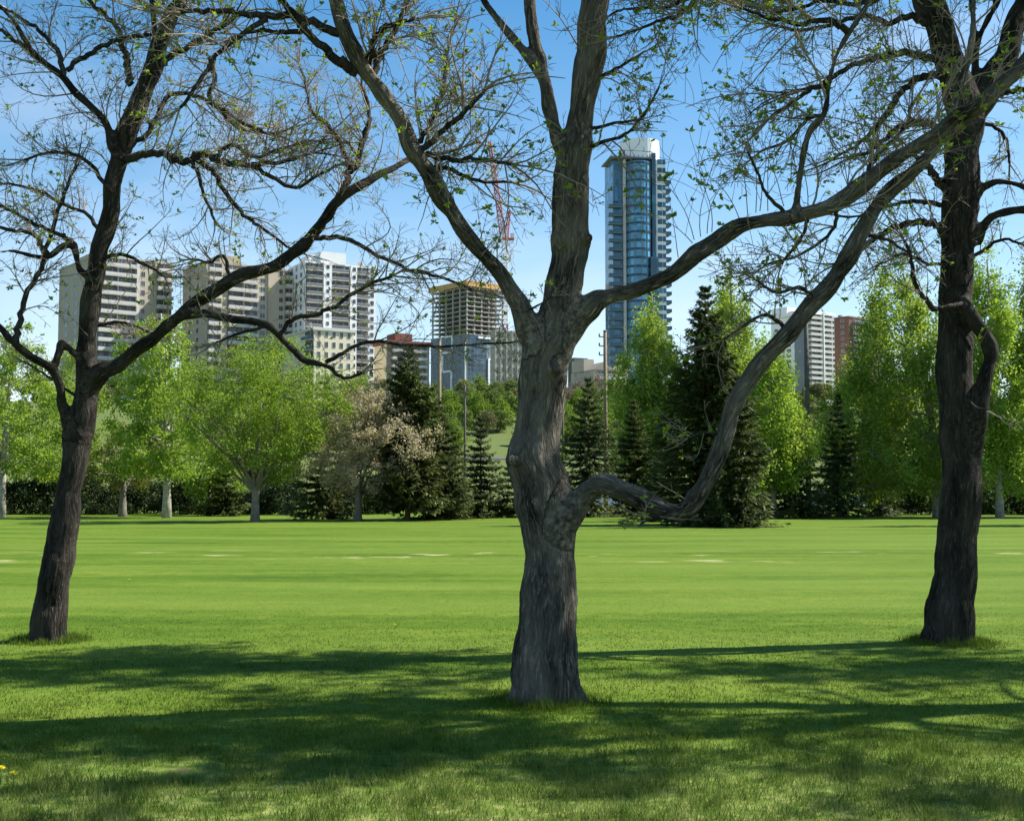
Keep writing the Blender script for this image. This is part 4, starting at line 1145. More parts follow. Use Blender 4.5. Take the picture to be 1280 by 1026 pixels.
# conifers
big = dict(M_=9, K_=6)
conifer('tall irregular spruce just right of the tan brown tree', 510, 70, 432, 47, 'needle', 201, bare=.1, rough=.5, droop=.2, spray=.4, dens=1.8, expo=.7)
conifer('spruce with wide sweeping boughs beside the tall irregular spruce', 547, 74, 500, 48, 'needle', 202, rough=.45, droop=.3, dens=1.7)
conifer('squat pale green cypress with a rounded outline', 562, 71.5, 572, 27, 'needle_light', 203, name='cypress_tree', rough=.12, droop=-.5, expo=.5, spray=.24, dens=2.6, curl=.1)
conifer('narrow ragged spruce left of the largest dark forked tree', 601, 77, 522, 33, 'needle_blue', 204, rough=.5, droop=.3)
conifer('short dark spruce touching the left side of the largest trunk', 634, 78, 585, 28, 'needle', 205, rough=.4)
conifer('symmetrical spruce with an even point right of the largest trunk', 735, 80, 472, 47, 'needle_blue', 206, rough=.28, droop=.3, dens=1.15)
conifer('slim dark spruce below the blue glass tower', 792, 84, 500, 37, 'needle', 207, rough=.4)
conifer('biggest and darkest spruce of the row', 884, 60.5, 357, 76, 'needle', 208, rough=.3, droop=.22, dens=1.35, spray=.42, M_=11)
conifer('lighter spruce with low spreading boughs in front of the biggest spruce', 922, 57, 470, 46, 'needle', 209, rough=.45, droop=.35, dens=1.6)
conifer('dark bushy spruce pressed against the left of the biggest spruce', 838, 68, 520, 42, 'needle', 210, rough=.4)
conifer('dark broad spruce left of the tall dark post', 990, 76, 512, 47, 'needle', 211, rough=.4, droop=.35)
conifer('gaunt spruce with a thin spire right of the tall dark post', 1048, 80, 492, 38, 'needle_blue', 212, rough=.6, droop=.35, expo=1.1)
conifer('short thin dusky spruce near the parked cars', 1097, 84, 545, 26, 'needle_blue', 213, rough=.5, droop=.3)
conifer('short bushy spruce left of the elm', 283, 83, 582, 32, 'needle', 214, rough=.4)
conifer('wide low spruce in deep shade behind the tan brown tree', 404, 73, 566, 46, 'needle', 215, rough=.4, bare=.09, dens=1.2)
# dark shrubs under the row
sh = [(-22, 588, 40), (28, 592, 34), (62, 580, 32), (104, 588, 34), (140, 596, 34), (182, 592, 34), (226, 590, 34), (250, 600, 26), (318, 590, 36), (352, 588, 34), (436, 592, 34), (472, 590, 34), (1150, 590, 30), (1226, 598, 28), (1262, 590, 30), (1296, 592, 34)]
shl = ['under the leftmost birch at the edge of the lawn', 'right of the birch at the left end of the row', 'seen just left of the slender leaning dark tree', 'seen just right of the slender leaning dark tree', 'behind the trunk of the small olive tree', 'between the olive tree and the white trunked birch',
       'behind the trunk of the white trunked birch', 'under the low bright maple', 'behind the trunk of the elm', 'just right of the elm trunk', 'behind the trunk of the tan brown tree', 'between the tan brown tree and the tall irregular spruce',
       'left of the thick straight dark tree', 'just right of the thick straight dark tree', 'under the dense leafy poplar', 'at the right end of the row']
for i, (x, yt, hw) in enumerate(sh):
    bush('dark_shrub', 'dark evergreen shrub ' + shl[i], x, 88 + (i % 3) * 1.6, yt, hw, 'leaf_shrub_shaded', 300 + i, n=5200, group='dark shrubs under the tree row', cat='shrub')
bush('bare_bush', 'leafless brown bush beside the parked cars', 1130, 92, 612, 15, 'hill_brown', 330, n=1500, size=.14)
bush('pale_bush', 'pale flowering bush behind the slim dark spruce', 806, 120, 540, 9, 'leaf_tan', 331, n=900, size=.2)

# hillside: four kinds, copied
protos = {}
for key, mat, shape, seed in (('a', 'hill_green', 'round', 1), ('b', 'hill_bright', 'egg', 2), ('c', 'hill_olive', 'round', 3), ('d', 'hill_brown', 'vase', 4), ('e', 'hill_green', 'dome', 5), ('f', 'needle_blue', 'con', 6)):
    g = np.random.default_rng(400 + seed)
    t = thing('hillside_tree', '', 'tree')
    if shape == 'con':
        wd, lv = conifer_mesh(g, 8.0, 1.7, dens=.9, spray=.6, M_=5, K_=4)
    else:
        wd, lv = crown_mesh(g, 1.6, 7.5, 3.0, (0, 0), shape, .17, 2600 if key != 'd' else 1500, .42 if key != 'd' else .3, 90, .5, .9, 14, .3, False)
    wd.build('trunk', M['trunk_grey'], t, True)
    lv.build('crown', M[mat], t)
    protos[key] = [t, False]
HL = {'a': 'mid green tree in the wood on the far hillside', 'b': 'bright yellow green tree in the wood on the far hillside', 'c': 'dull olive tree in the wood on the far hillside', 'd': 'grey brown leafless tree in the wood on the far hillside', 'e': 'low round bushy green tree on the far hillside',
      'f': 'small dusky conifer in the wood on the far hillside'}


def hill_tree(key, x, Y, h):
    t, used = protos[key]
    if used:
        t = copy_tree(t)
    protos[key][1] = True
    X = gx(x, Y)
    t.location = (X, Y, float(hz(X, Y)) - .1)
    s = h / 7.5
    t.scale = (s, s, s)
    t.rotation_euler = (0, 0, hrng.uniform(0, 6.28))
    tag(t, HL[key], 'tree', HL[key].split(' in the')[0].split(' on the')[0] + 's on the hillside')


hrng = random.Random(77)
placed = []
for i in range(3000):
    if len(placed) >= 95:
        break
    Y = 400 - 225 * hrng.random() ** 1.35
    x = hrng.uniform(-60, 1340)
    X = gx(x, Y)
    z = float(hz(X, Y))
    yb = HOR - (z - CAMZ) / Y * F
    if 590 < x < 655 and 560 < yb < 608:
        continue
    if 1000 < x < 1075 and 566 < yb < 600:
        continue
    if min([math.hypot(X - a, Y - b) for a, b in placed] + [99]) < 3.2 + Y * .003:
        continue
    placed.append((X, Y))
    edge = Y > 330
    if 700 < x < 790 and edge:
        key = hrng.choice('ddcda')
    else:
        key = hrng.choice('aaabbcceef' if edge else 'aabcccdeeef')
    hill_tree(key, x, Y, hrng.uniform(5.0, 8.5) if edge else hrng.uniform(4.2, 7.5))
for i in range(900):
    x = hrng.choice((hrng.uniform(180, 480), hrng.uniform(470, 700), hrng.uniform(470, 700), hrng.uniform(955, 1135), hrng.uniform(690, 800)))
    Y = hrng.uniform(215, 396)
    X = gx(x, Y)
    yb = HOR - (float(hz(X, Y)) - CAMZ) / Y * F
    if (590 < x < 655 and yb > 558) or min([math.hypot(X - a, Y - b) for a, b in placed] + [99]) < 3.0 or len(placed) > 284:
        continue
    placed.append((X, Y))
    hill_tree(hrng.choice('ddcda' if 700 < x < 790 and Y > 330 else 'aabbccef'), x, Y, hrng.uniform(5.0, 8.0))
for x, Y, k, h in ((508, 386, 'b', 8.5), (598, 372, 'b', 9.0), (575, 384, 'b', 7.5), (636, 380, 'c', 7.6), (655, 375, 'a', 8), (1062, 360, 'a', 8), (1032, 370, 'c', 7), (1085, 350, 'b', 8), (745, 372, 'd', 10), (722, 380, 'd', 8)):
    hill_tree(k, x, Y, h)

# ------------------------------------------------------------------ the buildings on the crest
M['concrete_beige'] = plain('beige_concrete', (0.42, 0.365, 0.28), 0.85, 0.08, .15)
M['concrete_tan'] = plain('tan_concrete', (0.36, 0.31, 0.24), 0.85, 0.08, .15)
M['concrete_pale'] = plain('pale_concrete', (0.56, 0.54, 0.50), 0.8, 0.06, .15)
M['white_paint'] = plain('white_cladding', (0.80, 0.80, 0.79), 0.7, 0.04, .15)
M['cream'] = plain('cream_render', (0.68, 0.61, 0.46), 0.85, 0.06, .2)
M['brown_wall'] = plain('brown_render', (0.30, 0.25, 0.20), 0.85, 0.1, .2)
M['red_roof'] = plain('red_roofing', (0.21, 0.075, 0.058), 0.8, 0.12, .5)
M['brick'] = plain('red_brown_brick', (0.17, 0.09, 0.066), 0.9, 0.1, .3)
M['sage'] = plain('sage_render', (0.40, 0.39, 0.33), 0.85, 0.06, .2)
M['raw_concrete'] = plain('raw_concrete', (0.42, 0.40, 0.37), 0.9, 0.12, .3)
M['formwork'] = plain('yellow_formwork', (0.50, 0.31, 0.12), 0.75, 0.2, .5)
M['grey_panel'] = plain('grey_cladding', (0.20, 0.215, 0.235), 0.6, 0.1, .3)
M['rail'] = plain('balcony_panel', (0.50, 0.485, 0.455), 0.6, 0.06, .3)
M['rail_dark'] = plain('dark_balcony_panel', (0.16, 0.165, 0.175), 0.5, 0.15, .3)
M['rail_glass'] = plain('glass_balcony_panel', (0.06, 0.125, 0.17), 0.3, 0.1, .3, .3)
M['pane'] = glass('dark_pane', (0.05, 0.06, 0.075))
M['pane_blue'] = glass('blue_pane', (0.05, 0.17, 0.30), .08, .45)
M['pane_teal'] = glass('teal_pane', (0.04, 0.12, 0.18), .1, .5)
M['bay_glass'] = glass('bay_glass', (0.08, 0.27, 0.42), .12, .35)
M['spandrel'] = plain('navy_spandrel', (0.02, 0.055, 0.11), 0.35, .1, .3, .4)
M['pane_clad'] = glass('clad_pane', (0.04, 0.095, 0.15), .25, .5)
M['slab_grey'] = plain('grey_slab', (0.17, 0.20, 0.23), 0.7, .1, .3)
M['frame_white'] = M['white_paint']
M['recess_shade'] = plain('recess_shade_panel', (0.14, 0.13, 0.12), 0.9, .2, .4)  # dark tone stands in for shade behind the balconies
M['crane_red'] = plain('crane_red', (0.50, 0.10, 0.09), 0.6, .15, .5)
M['crane_white'] = plain('crane_white', (0.72, 0.66, 0.62), 0.6, .1, .5)
M['dark_box'] = plain('slate_panel', (0.09, 0.095, 0.10), 0.7, .15, .4)
M['gable_stone'] = plain('gable_render', (0.50, 0.43, 0.33), 0.9, .08, .3)


class Bld:
    """block with its corner on local origin: face 'r' runs along +x, face 'l' along +y"""

    def __init__(s, name, label, x, Y, xl, xr, ytop, theta, wall, floors, ybase=None, base_drop=2.0):
        th = R(theta)
        s.Xc, s.Y = gx(x, Y), Y
        k = (xr - CX) / F
        s.w = (k * Y - s.Xc) / (math.cos(th) - k * math.sin(th))
        k = (xl - CX) / F
        s.d = (k * Y - s.Xc) / (-math.sin(th) - k * math.cos(th))
        z0 = min(float(hz(s.Xc, Y)), 30.5) - base_drop
        s.z0 = z0
        s.H = zpx(ytop, Y) - z0
        s.nf = floors
        s.fh = s.H / floors
        s.t = thing(name, label, 'building', (s.Xc, Y, z0), th, 'buildings on the hill crest')
        s.wallmat = M[wall]
        MB().box((0, 0, 0), (s.w, s.d, s.H)).build('wall', s.wallmat, s.t)

    def face(s, f, u, out=0.0, z=0.0):
        if f == 'r':
            return (u * s.w, -out, z), 0.0
        return (-out, (1 - u) * s.d, z), -math.pi / 2

    def width(s, f):
        return s.w if f == 'r' else s.d

    def slot(s, f, u0, u1, name, mb, mats, rows, z_off=0.0, out=0.0):
        me = mb.mesh(name)
        for m in mats:
            me.materials.append(m)
        for i in rows:
            loc, rz = s.face(f, u0, out, i * s.fh + z_off)
            inst(name, me, s.t, loc, rz)

    def windows(s, f, u0, u1, n, rows, mat='pane', h=.52, sill=.28, fr='rail', wfrac=.6):
        W = s.width(f) * (u1 - u0)
        cell = W / n
        ww = cell * wfrac
        hh = s.fh * h
        for k in range(n):
            mb = MB()
            mb.box((0, -.05, 0), (ww, .2, hh), 0)
            e = min(.09, ww * .06)
            for a, b in (((-e, -.11, -e), (ww + e, .1, 0)), ((-e, -.11, hh), (ww + e, .1, hh + e)), ((-e, -.11, 0), (0, .1, hh)), ((ww, -.11, 0), (ww + e, .1, hh)), ((ww * .48, -.09, 0), (ww * .52, .1, hh))):
                mb.box(a, b, 1)
            s.slot(f, u0 + (k * cell + (cell - ww) / 2) / s.width(f), u1, 'window', mb, [M[mat], M[fr]], rows, s.fh * sill)

    def balconies(s, f, u0, u1, rows, rail='rail', slab='concrete_pale', depth=1.5, mat='pane', rh=.36, back='recess_shade', dividers=0, open_rail=False):
        W = s.width(f) * (u1 - u0)
        # flat dark panel, recess shade put into its colour, with glazed doors
        mb = MB()
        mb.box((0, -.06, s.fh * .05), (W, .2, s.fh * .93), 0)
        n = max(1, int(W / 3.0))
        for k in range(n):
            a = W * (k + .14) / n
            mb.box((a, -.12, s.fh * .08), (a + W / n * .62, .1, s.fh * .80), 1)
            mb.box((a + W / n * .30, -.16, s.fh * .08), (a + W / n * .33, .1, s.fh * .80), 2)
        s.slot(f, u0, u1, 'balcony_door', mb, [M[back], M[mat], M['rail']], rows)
        mb = MB()
        mb.box((0, -depth, -.11), (W, -.17, .11), 0)
        t_ = .06
        if open_rail:
            mb.box((0, -depth, s.fh * rh), (W, -depth + t_, s.fh * rh + .1), 1)
            for k in range(int(W / .45) + 1):
                mb.box((min(k * .45, W - .06), -depth + .01, .11), (min(k * .45 + .06, W), -depth + .05, s.fh * rh), 1)
        else:
            mb.box((0, -depth, .2), (W, -depth + t_, s.fh * rh), 1)
            mb.box((0, -depth - .02, s.fh * rh), (W, -depth + .08, s.fh * rh + .09), 2)
        for x_ in [0, W - t_] + [W * (k + 1) / (dividers + 1) for k in range(dividers)]:
            mb.box((x_, -depth + .08, .11), (x_ + t_, -.17, s.fh * (rh if x_ in (0, W - t_) else .9)), 1)
        s.slot(f, u0, u1, 'balcony', mb, [M[slab], M[rail], M['concrete_pale']], rows)

    def pier(s, f, u0, u1, mat, z0=0, z1=None, out=.5, name='pier'):
        W = s.width(f) * (u1 - u0)
        mb = MB().box((0, -out, 0), (W, .15, (z1 or s.H) - z0))
        loc, rz = s.face(f, u0, 0, z0)
        return mb.build(name, M[mat], s.t, False, loc, rz)

    def top(s, u0, u1, v0, v1, h, mat, name='penthouse'):
        return MB().box((s.w * u0, s.d * v0, s.H), (s.w * u1, s.d * v1, s.H + h)).build(name, M[mat], s.t)

    def roof_units(s, seed):
        g = np.random.default_rng(seed)
        for k in range(5):
            u, v, a, h = g.uniform(.08, .85), g.uniform(.1, .8), g.uniform(.8, 2.2), g.uniform(1.0, 2.4)
            mb = MB().box((s.w * u, s.d * v, s.H), (s.w * u + a, s.d * v + a * .8, s.H + h))
            mb.tube([(s.w * u + a * .5, s.d * v + a * .4, s.H + h), (s.w * u + a * .5, s.d * v + a * .4, s.H + h + g.uniform(.4, 2.5))], .1, 6, True)
            mb.build('rooftop_unit', M[('rail', 'grey_panel', 'concrete_tan')[k % 3]], s.t)

    def parapet(s, mat, h=.7, out=.25):
        s.roof_units(int(s.w * 100))
        mb = MB()
        w, d, H = s.w, s.d, s.H
        for a, b in (((-out, -out, 0), (w + out, .3, h)), ((-out, d - .3, 0), (w + out, d + out, h)), ((-out, .3, 0), (.3, d - .3, h)), ((w - .3, .3, 0), (w + out, d - .3, h))):
            mb.box((a[0], a[1], H - .35), (b[0], b[1], H + b[2] - .35))
        mb.build('parapet', M[mat], s.t)


def rows(a, b):
    return range(a, b)


# a: leftmost beige tower
b = Bld('apartment_tower', 'leftmost beige apartment tower partly behind the leaning dark tree', 113, 430, 69, 211, 319, 38, 'concrete_beige', 17)
b.parapet('concrete_beige')
b.windows('l', .1, .9, 3, rows(3, 16), wfrac=.3)
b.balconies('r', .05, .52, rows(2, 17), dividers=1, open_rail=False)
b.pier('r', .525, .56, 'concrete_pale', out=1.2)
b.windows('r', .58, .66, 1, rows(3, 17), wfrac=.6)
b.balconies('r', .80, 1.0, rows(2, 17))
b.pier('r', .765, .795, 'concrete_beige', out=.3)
b.top(.1, .4, .2, .7, 3.0, 'concrete_beige')
# b: second beige tower
b = Bld('apartment_tower', 'long beige apartment tower with a square rooftop block', 254, 428, 225, 376, 327, 36, 'concrete_beige', 17)
b.parapet('concrete_tan')
b.windows('l', .15, .85, 2, rows(3, 16), wfrac=.25)
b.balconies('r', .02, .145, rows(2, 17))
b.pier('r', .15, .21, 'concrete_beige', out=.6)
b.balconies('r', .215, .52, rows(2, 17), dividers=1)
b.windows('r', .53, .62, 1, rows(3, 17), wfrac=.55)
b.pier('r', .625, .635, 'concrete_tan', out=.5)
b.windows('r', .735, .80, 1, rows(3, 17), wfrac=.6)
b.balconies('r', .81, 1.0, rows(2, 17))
b.top(.17, .38, .15, .7, 3.6, 'concrete_tan')
# c: white tower with dark balconies
b = Bld('apartment_tower', 'white tower with dark stacked balconies and a white rooftop block', 379, 436, 358, 468, 327, 30, 'white_paint', 19)
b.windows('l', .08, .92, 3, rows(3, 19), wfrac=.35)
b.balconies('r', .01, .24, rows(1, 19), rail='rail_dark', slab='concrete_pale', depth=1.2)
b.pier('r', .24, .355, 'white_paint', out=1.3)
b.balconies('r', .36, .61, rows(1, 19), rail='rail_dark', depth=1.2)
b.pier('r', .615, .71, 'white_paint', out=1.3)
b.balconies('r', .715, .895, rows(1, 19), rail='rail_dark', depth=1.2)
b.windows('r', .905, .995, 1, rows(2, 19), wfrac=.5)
b.parapet('white_paint', .6)
MB().box((.08 * b.w, .1 * b.d, b.H), (.22 * b.w, .7 * b.d, b.H + 3.0)).box((.2 * b.w, -.6, b.H), (.56 * b.w, .72 * b.d, b.H + 4.2)).build('penthouse', M['white_paint'], b.t)
for f0 in (.262, .634):
    mb = MB().box((0, -1.42, 0), (1.0, -1.3, 1.3))
    b.slot('r', f0 + .02, 1, 'pier_window', mb, [M['pane']], rows(2, 19), b.fh * .3)
# d: low cream block
b = Bld('apartment_block', 'low cream block in front of the white tower with dark balconies', 391, 405, 353, 441, 411, 32, 'cream', 8)
b.parapet('concrete_pale', .9, .5)
b.balconies('l', .72, .98, rows(1, 8), rail='rail_glass')
b.windows('r', .03, .97, 5, rows(1, 8), wfrac=.38)
# e: brown building with red roof
b = Bld('apartment_block', 'brown building with a red roof left of the unfinished tower', 483, 425, 468, 536, 430, 30, 'brown_wall', 9, base_drop=1.0)
b.balconies('r', .1, .42, rows(1, 9), rail='rail', slab='concrete_tan')
b.balconies('r', .52, .92, rows(1, 9), rail='rail', slab='concrete_tan')
b.pier('l', .0, .99, 'cream', out=.3, name='end_wall')
MB().box((-.8, -1.8, b.H), (b.w + .5, b.d + .5, b.H + 1.3)).build('roof', M['red_roof'], b.t)
MB().box((.22 * b.w, .1 * b.d, b.H + 1.3), (.62 * b.w, .8 * b.d, b.H + 4.2)).build('rooftop_block', M['red_roof'], b.t)
# g: sage slab
b = Bld('apartment_block', 'sage grey slab building touching the right side of the unfinished tower', 617, 585, 613, 668, 412, 26, 'sage', 12)
b.windows('r', .02, .98, 7, rows(2, 12), wfrac=.28, h=.5)
for k in range(7):
    b.pier('r', .02 + .96 * k / 7 - .004, .02 + .96 * k / 7 + .012, 'concrete_tan', out=.35)
# j: tan gabled building
b = Bld('apartment_block', 'tan building with gabled roofs at the foot of the blue glass tower', 742, 400, 714, 786, 462, 24, 'gable_stone', 8, base_drop=.5)
b.windows('r', .05, .95, 3, rows(1, 8), wfrac=.55, h=.5)
b.windows('l', .1, .9, 3, rows(1, 8), wfrac=.4, h=.5)
for i in range(2, 8, 2):
    mb = MB().box((0, -1.4, -.12), (b.w * .95, -.13, .12)).box((0, -1.4, .12), (b.w * .95, -1.3, .9))
    b.slot('r', .03, 1, 'terrace', mb, [M['concrete_pale']], [i])
gm = MB()
for (x0, x1, hh, y0, y1) in ((-.3, b.w * .55, 2.6, -.5, b.d * .45), (b.w * .5, b.w + .4, 1.8, -.7, b.d * .6)):
    xm = (x0 + x1) / 2
    v = [(x0, y0, b.H), (x1, y0, b.H), (xm, y0, b.H + hh), (x0, y1, b.H), (x1, y1, b.H), (xm, y1, b.H + hh)]
    gm.add(v, [(0, 3, 4, 1), (0, 2, 5, 3), (1, 4, 5, 2)], [(0, 1, 2), (3, 5, 4)])
gm.build('gable', M['concrete_tan'], b.t)
MB().box((-.5, b.d * .35, b.H), (b.w * .25, b.d * .9, b.H + 4.0)).build('stair_block', M['gable_stone'], b.t)
MB().box((b.w * .1, b.d * 1.02, 0), (b.w * .5, b.d * 1.3, b.H + 5.6)).build('rear_block', M['dark_box'], b.t)
# k: white tower right
b = Bld('apartment_tower', 'white tower with banded balconies left of the red brown brick tower', 1012, 470, 966, 1043, 391, 34, 'white_paint', 20)
b.balconies('r', .02, .50, rows(2, 20), rail='rail', slab='white_paint', depth=1.6)
b.balconies('r', .54, .98, rows(2, 20), rail='rail', slab='white_paint', depth=1.2)
b.pier('r', .503, .535, 'white_paint', out=1.8)
b.windows('l', .06, .58, 3, rows(2, 18), wfrac=.55)
b.pier('l', .66, .98, 'grey_panel', out=.4, name='glazed_strip')
b.parapet('white_paint', 1.2, 1.0)
b.top(.05, .6, .2, .7, 1.6, 'rail')
MB().box((b.w * .0, b.d * .55, b.H), (b.w * .4, b.d * .98, b.H + 3.6)).build('rooftop_block', M['white_paint'], b.t)
# l: brick tower
b = Bld('apartment_tower', 'red brown brick tower half hidden by the broad poplar', 1064, 500, 1036, 1112, 396, 40, 'brick', 18)
b.windows('l', .08, .92, 2, rows(2, 18), wfrac=.3, h=.4)
b.balconies('r', .08, .5, rows(2, 18), rail='rail_dark', slab='brick')
b.windows('r', .55, .95, 2, rows(2, 18), wfrac=.45)
b.parapet('brick')

# f: unfinished tower
b = Bld('unfinished_tower', 'unfinished concrete tower with bare floors above blue glass cladding', 583, 600, 538, 631, 353, 40, 'grey_panel', 33)
for ch in list(b.t.children):
    bpy.data.objects.remove(ch)
nclad = 22
ztop = nclad * b.fh
MB().box((0, 0, 0), (b.w, b.d, ztop)).build('clad_wall', M['grey_panel'], b.t)
MB().box((b.w * .28, b.d * .28, ztop), (b.w * .72, b.d * .72, b.H - .4)).build('core', M['raw_concrete'], b.t)
sl = MB().box((-.2, -.2, -.16), (b.w + .2, b.d + .2, .16)).mesh('floor_slab')
sl.materials.append(M['raw_concrete'])
for i in range(nclad, 33):
    inst('floor_slab', sl, b.t, (0, 0, i * b.fh + .17))
cm = MB().box((-.3, -.3, 0), (.3, .3, b.H - ztop - .4)).mesh('column')
cm.materials.append(M['raw_concrete'])
for i in range(6):
    for j in range(6):
        if i in (0, 5) or j in (0, 5) or (i + j) % 3 == 0:
            if .28 < i / 5 < .72 and .28 < j / 5 < .72:
                continue
            inst('column', cm, b.t, (.7 + (b.w - 1.4) * i / 5, .7 + (b.d - 1.4) * j / 5, ztop + .35))
mb = MB()
for a in np.arange(0, 1.001, .1):
    mb.box((b.w * a - .1, -.9, b.H - 3.2), (b.w * a + .1, -.7, b.H + 1.5))
    mb.box((-.9, b.d * a - .1, b.H - 3.2), (-.7, b.d * a + .1, b.H + 1.5))
mb.box((-1.0, -1.1, b.H - 1.8), (b.w + .8, -.9, b.H + .9)).box((-1.1, -.9, b.H - 1.8), (-.9, b.d + .8, b.H + .9))
mb.box((-1.2, -1.2, b.H + .2), (b.w + 1, b.d + 1, b.H + .45))
mb.build('formwork', M['formwork'], b.t)
b.windows('r', .02, .52, 3, rows(6, nclad), 'pane_clad', .86, .06, 'grey_panel', .9)
b.windows('r', .58, .76, 1, rows(6, nclad), 'pane_blue', .7, .14, 'white_paint', .9)
b.pier('r', .78, 1.0, 'rail', 0, ztop, .4, 'white_wall')
b.windows('l', .05, .95, 5, rows(6, nclad), 'pane_clad', .55, .2, 'grey_panel', .55)
for f, pts in (('l', [(.45, 22), (.62, 22), (.62, 18.6), (.35, 18.6), (.35, 14.5), (.6, 14.5), (.6, 10)]), ('l', [(.98, 20), (.98, 8)]), ('l', [(.30, 12), (.30, 6)]), ('r', [(.30, 21.5), (.76, 21.5), (.76, 17), (.56, 17), (.56, 8)])):
    W = b.width(f)
    mb = MB()
    for (u, r_), (u2, r2) in zip(pts[:-1], pts[1:]):
        ua, ub = min(u, u2) * W - .45, max(u, u2) * W + .45
        za, zb = min(r_, r2) * b.fh - .45, max(r_, r2) * b.fh + .45
        mb.box((ua, -.62 - .01 * u, za), (ub, .1, zb))
    loc, rz = b.face(f, 0, 0, 0)
    mb.build('white_strip', M['white_paint'], b.t, False, loc, rz)


# i: the blue glass tower
def blue_tower():
    Y = 455
    x0 = 797
    px = Y / F
    z0 = 26.0
    X = gx(x0, Y)
    t = thing('glass_tower', 'tall blue glass tower with a white drum on its roof', 'building', (X, Y, z0), R(9), 'buildings on the hill crest')
    H = zpx(201, Y) - z0
    nf = 31
    fh = H / nf

    def L(xp):
        return (xp - x0) * px

    MB().box((L(764), -3.5, 0), (L(776), 9, H - 1.0)).build('left_wing', M['pane_blue'], t)
    MB().box((L(776.5), -4.6, 0), (L(780), 9, H - .2)).build('white_pier', M['concrete_pale'], t)
    arc = []
    cx_, R_ = L(796.5), (L(812) - L(781)) / 2
    for k in range(13):
        a = math.pi + math.pi * k / 12
        arc.append((cx_ + R_ * math.cos(a), -4.0 + 4.2 * math.sin(a)))
    arc += [(L(812), 8), (L(781), 8)]
    MB().prism(arc, 0, H - 2.0).build('curved_glass_bay', M['bay_glass'], t)
    # floor bands round the bay
    band = []
    for k in range(13):
        a = math.pi + math.pi * k / 12
        band.append((cx_ + (R_ + .12) * math.cos(a), -4.0 + 4.34 * math.sin(a)))
    band += [(L(812) - .1, -3.6), (L(781) + .1, -3.6)]
    me = MB().prism(band, 0, .85).mesh('floor_band')
    me.materials.append(M['spandrel'])
    for i in range(1, nf):
        inst('floor_band', me, t, (0, 0, i * fh))
    mull = MB()
    for k in range(0, 13, 2):
        a = math.pi + math.pi * k / 12
        x_, y_ = cx_ + (R_ + .05) * math.cos(a), -4.0 + 4.26 * math.sin(a)
        mull.box((x_ - .09, y_ - .12, 0), (x_ + .09, y_ + .12, H - 2.0))
    mull.build('mullion', M['grey_panel'], t)
    MB().box((L(812), -6.6, 0), (L(817), 8, H + 1.4)).build('glazed_corner', M['pane_teal'], t)
    MB().box((L(817), -6.0, 0), (L(830), 9, H - 1.0)).build('white_wall', M['white_paint'], t)
    wm = MB().box((0, -.1, 0), (1.7, .2, 1.9), 0).box((1.9, -.1, 0), (3.1, .2, 1.9), 0).mesh('window')
    wm.materials.append(M['pane_teal'])
    for i in range(1, nf):
        inst('window', wm, t, (L(819.5), -6.0, i * fh + .5))
    sm_ = MB().box((0, -.1, 0), (3.2, .2, 1.9), 0).box((4.6, -.1, 0), (8.6, .2, 1.9), 0).mesh('side_window')
    sm_.materials.append(M['pane_teal'])
    for i in range(1, nf):
        inst('side_window', sm_, t, (L(830), -4.5, i * fh + .5), math.pi / 2)
    rb = MB().box((0, 0, 0), (2.2, 4.6, .22), 0).box((2.12, 0, .22), (2.2, 4.6, 1.2), 1).box((0, 0, .22), (2.12, .08, 1.2), 1).mesh('balcony')
    rb.materials.append(M['slab_grey'])
    rb.materials.append(M['rail_glass'])
    for i in range(1, nf - 1):
        inst('balcony', rb, t, (L(830), -5.6, i * fh))
    lb = MB().box((0, 0, 0), (5.2, 2.2, .22), 0).box((0, 0, .22), (5.2, .08, 1.15), 1).box((0, .08, .22), (.08, 2.2, 1.15), 1).mesh('balcony')
    lb.materials.append(M['slab_grey'])
    lb.materials.append(M['rail_glass'])
    for i in range(1, nf - 5):
        inst('balcony', lb, t, (L(764) - 1.9, -5.4, i * fh))
    MB().box((L(764), -4.2, H - 5.2 * fh), (L(770), -3.4, H - 1.0)).build('upper_glazing', M['pane_blue'], t)
    mbm = MB().box((1.9, -.1, 0), (5.3, 0, .25)).mesh('floor_line')
    mbm.materials.append(M['grey_panel'])
    for i in range(1, nf):
        inst('floor_line', mbm, t, (L(764) - 1.9, -3.5, i * fh))
    low = MB().box((L(808), -8.4, 0), (L(818), -6.6, H * .62)).build('lower_bay', M['pane_teal'], t)
    rim = MB().box((L(764) - 1.6, -6.8, H - .9), (L(812), 8, H - .4))
    for k in range(9):
        xx = L(764) - 1.2 + k * (L(810) - L(764)) / 8
        rim.box((xx, -6.7, H - .4), (xx + .2, -6.5, H + .4))
    rim.build('roof_rim', M['grey_panel'], t)
    dr = [(L(803) + (L(828) - L(778)) / 2 * math.cos(a), 1.0 + (L(828) - L(778)) / 2 * math.sin(a)) for a in np.linspace(0, 2 * math.pi, 40, endpoint=False)]
    MB().prism(dr, H - .4, zpx(178, Y) - z0).build('roof_drum', M['white_paint'], t)


blue_tower()


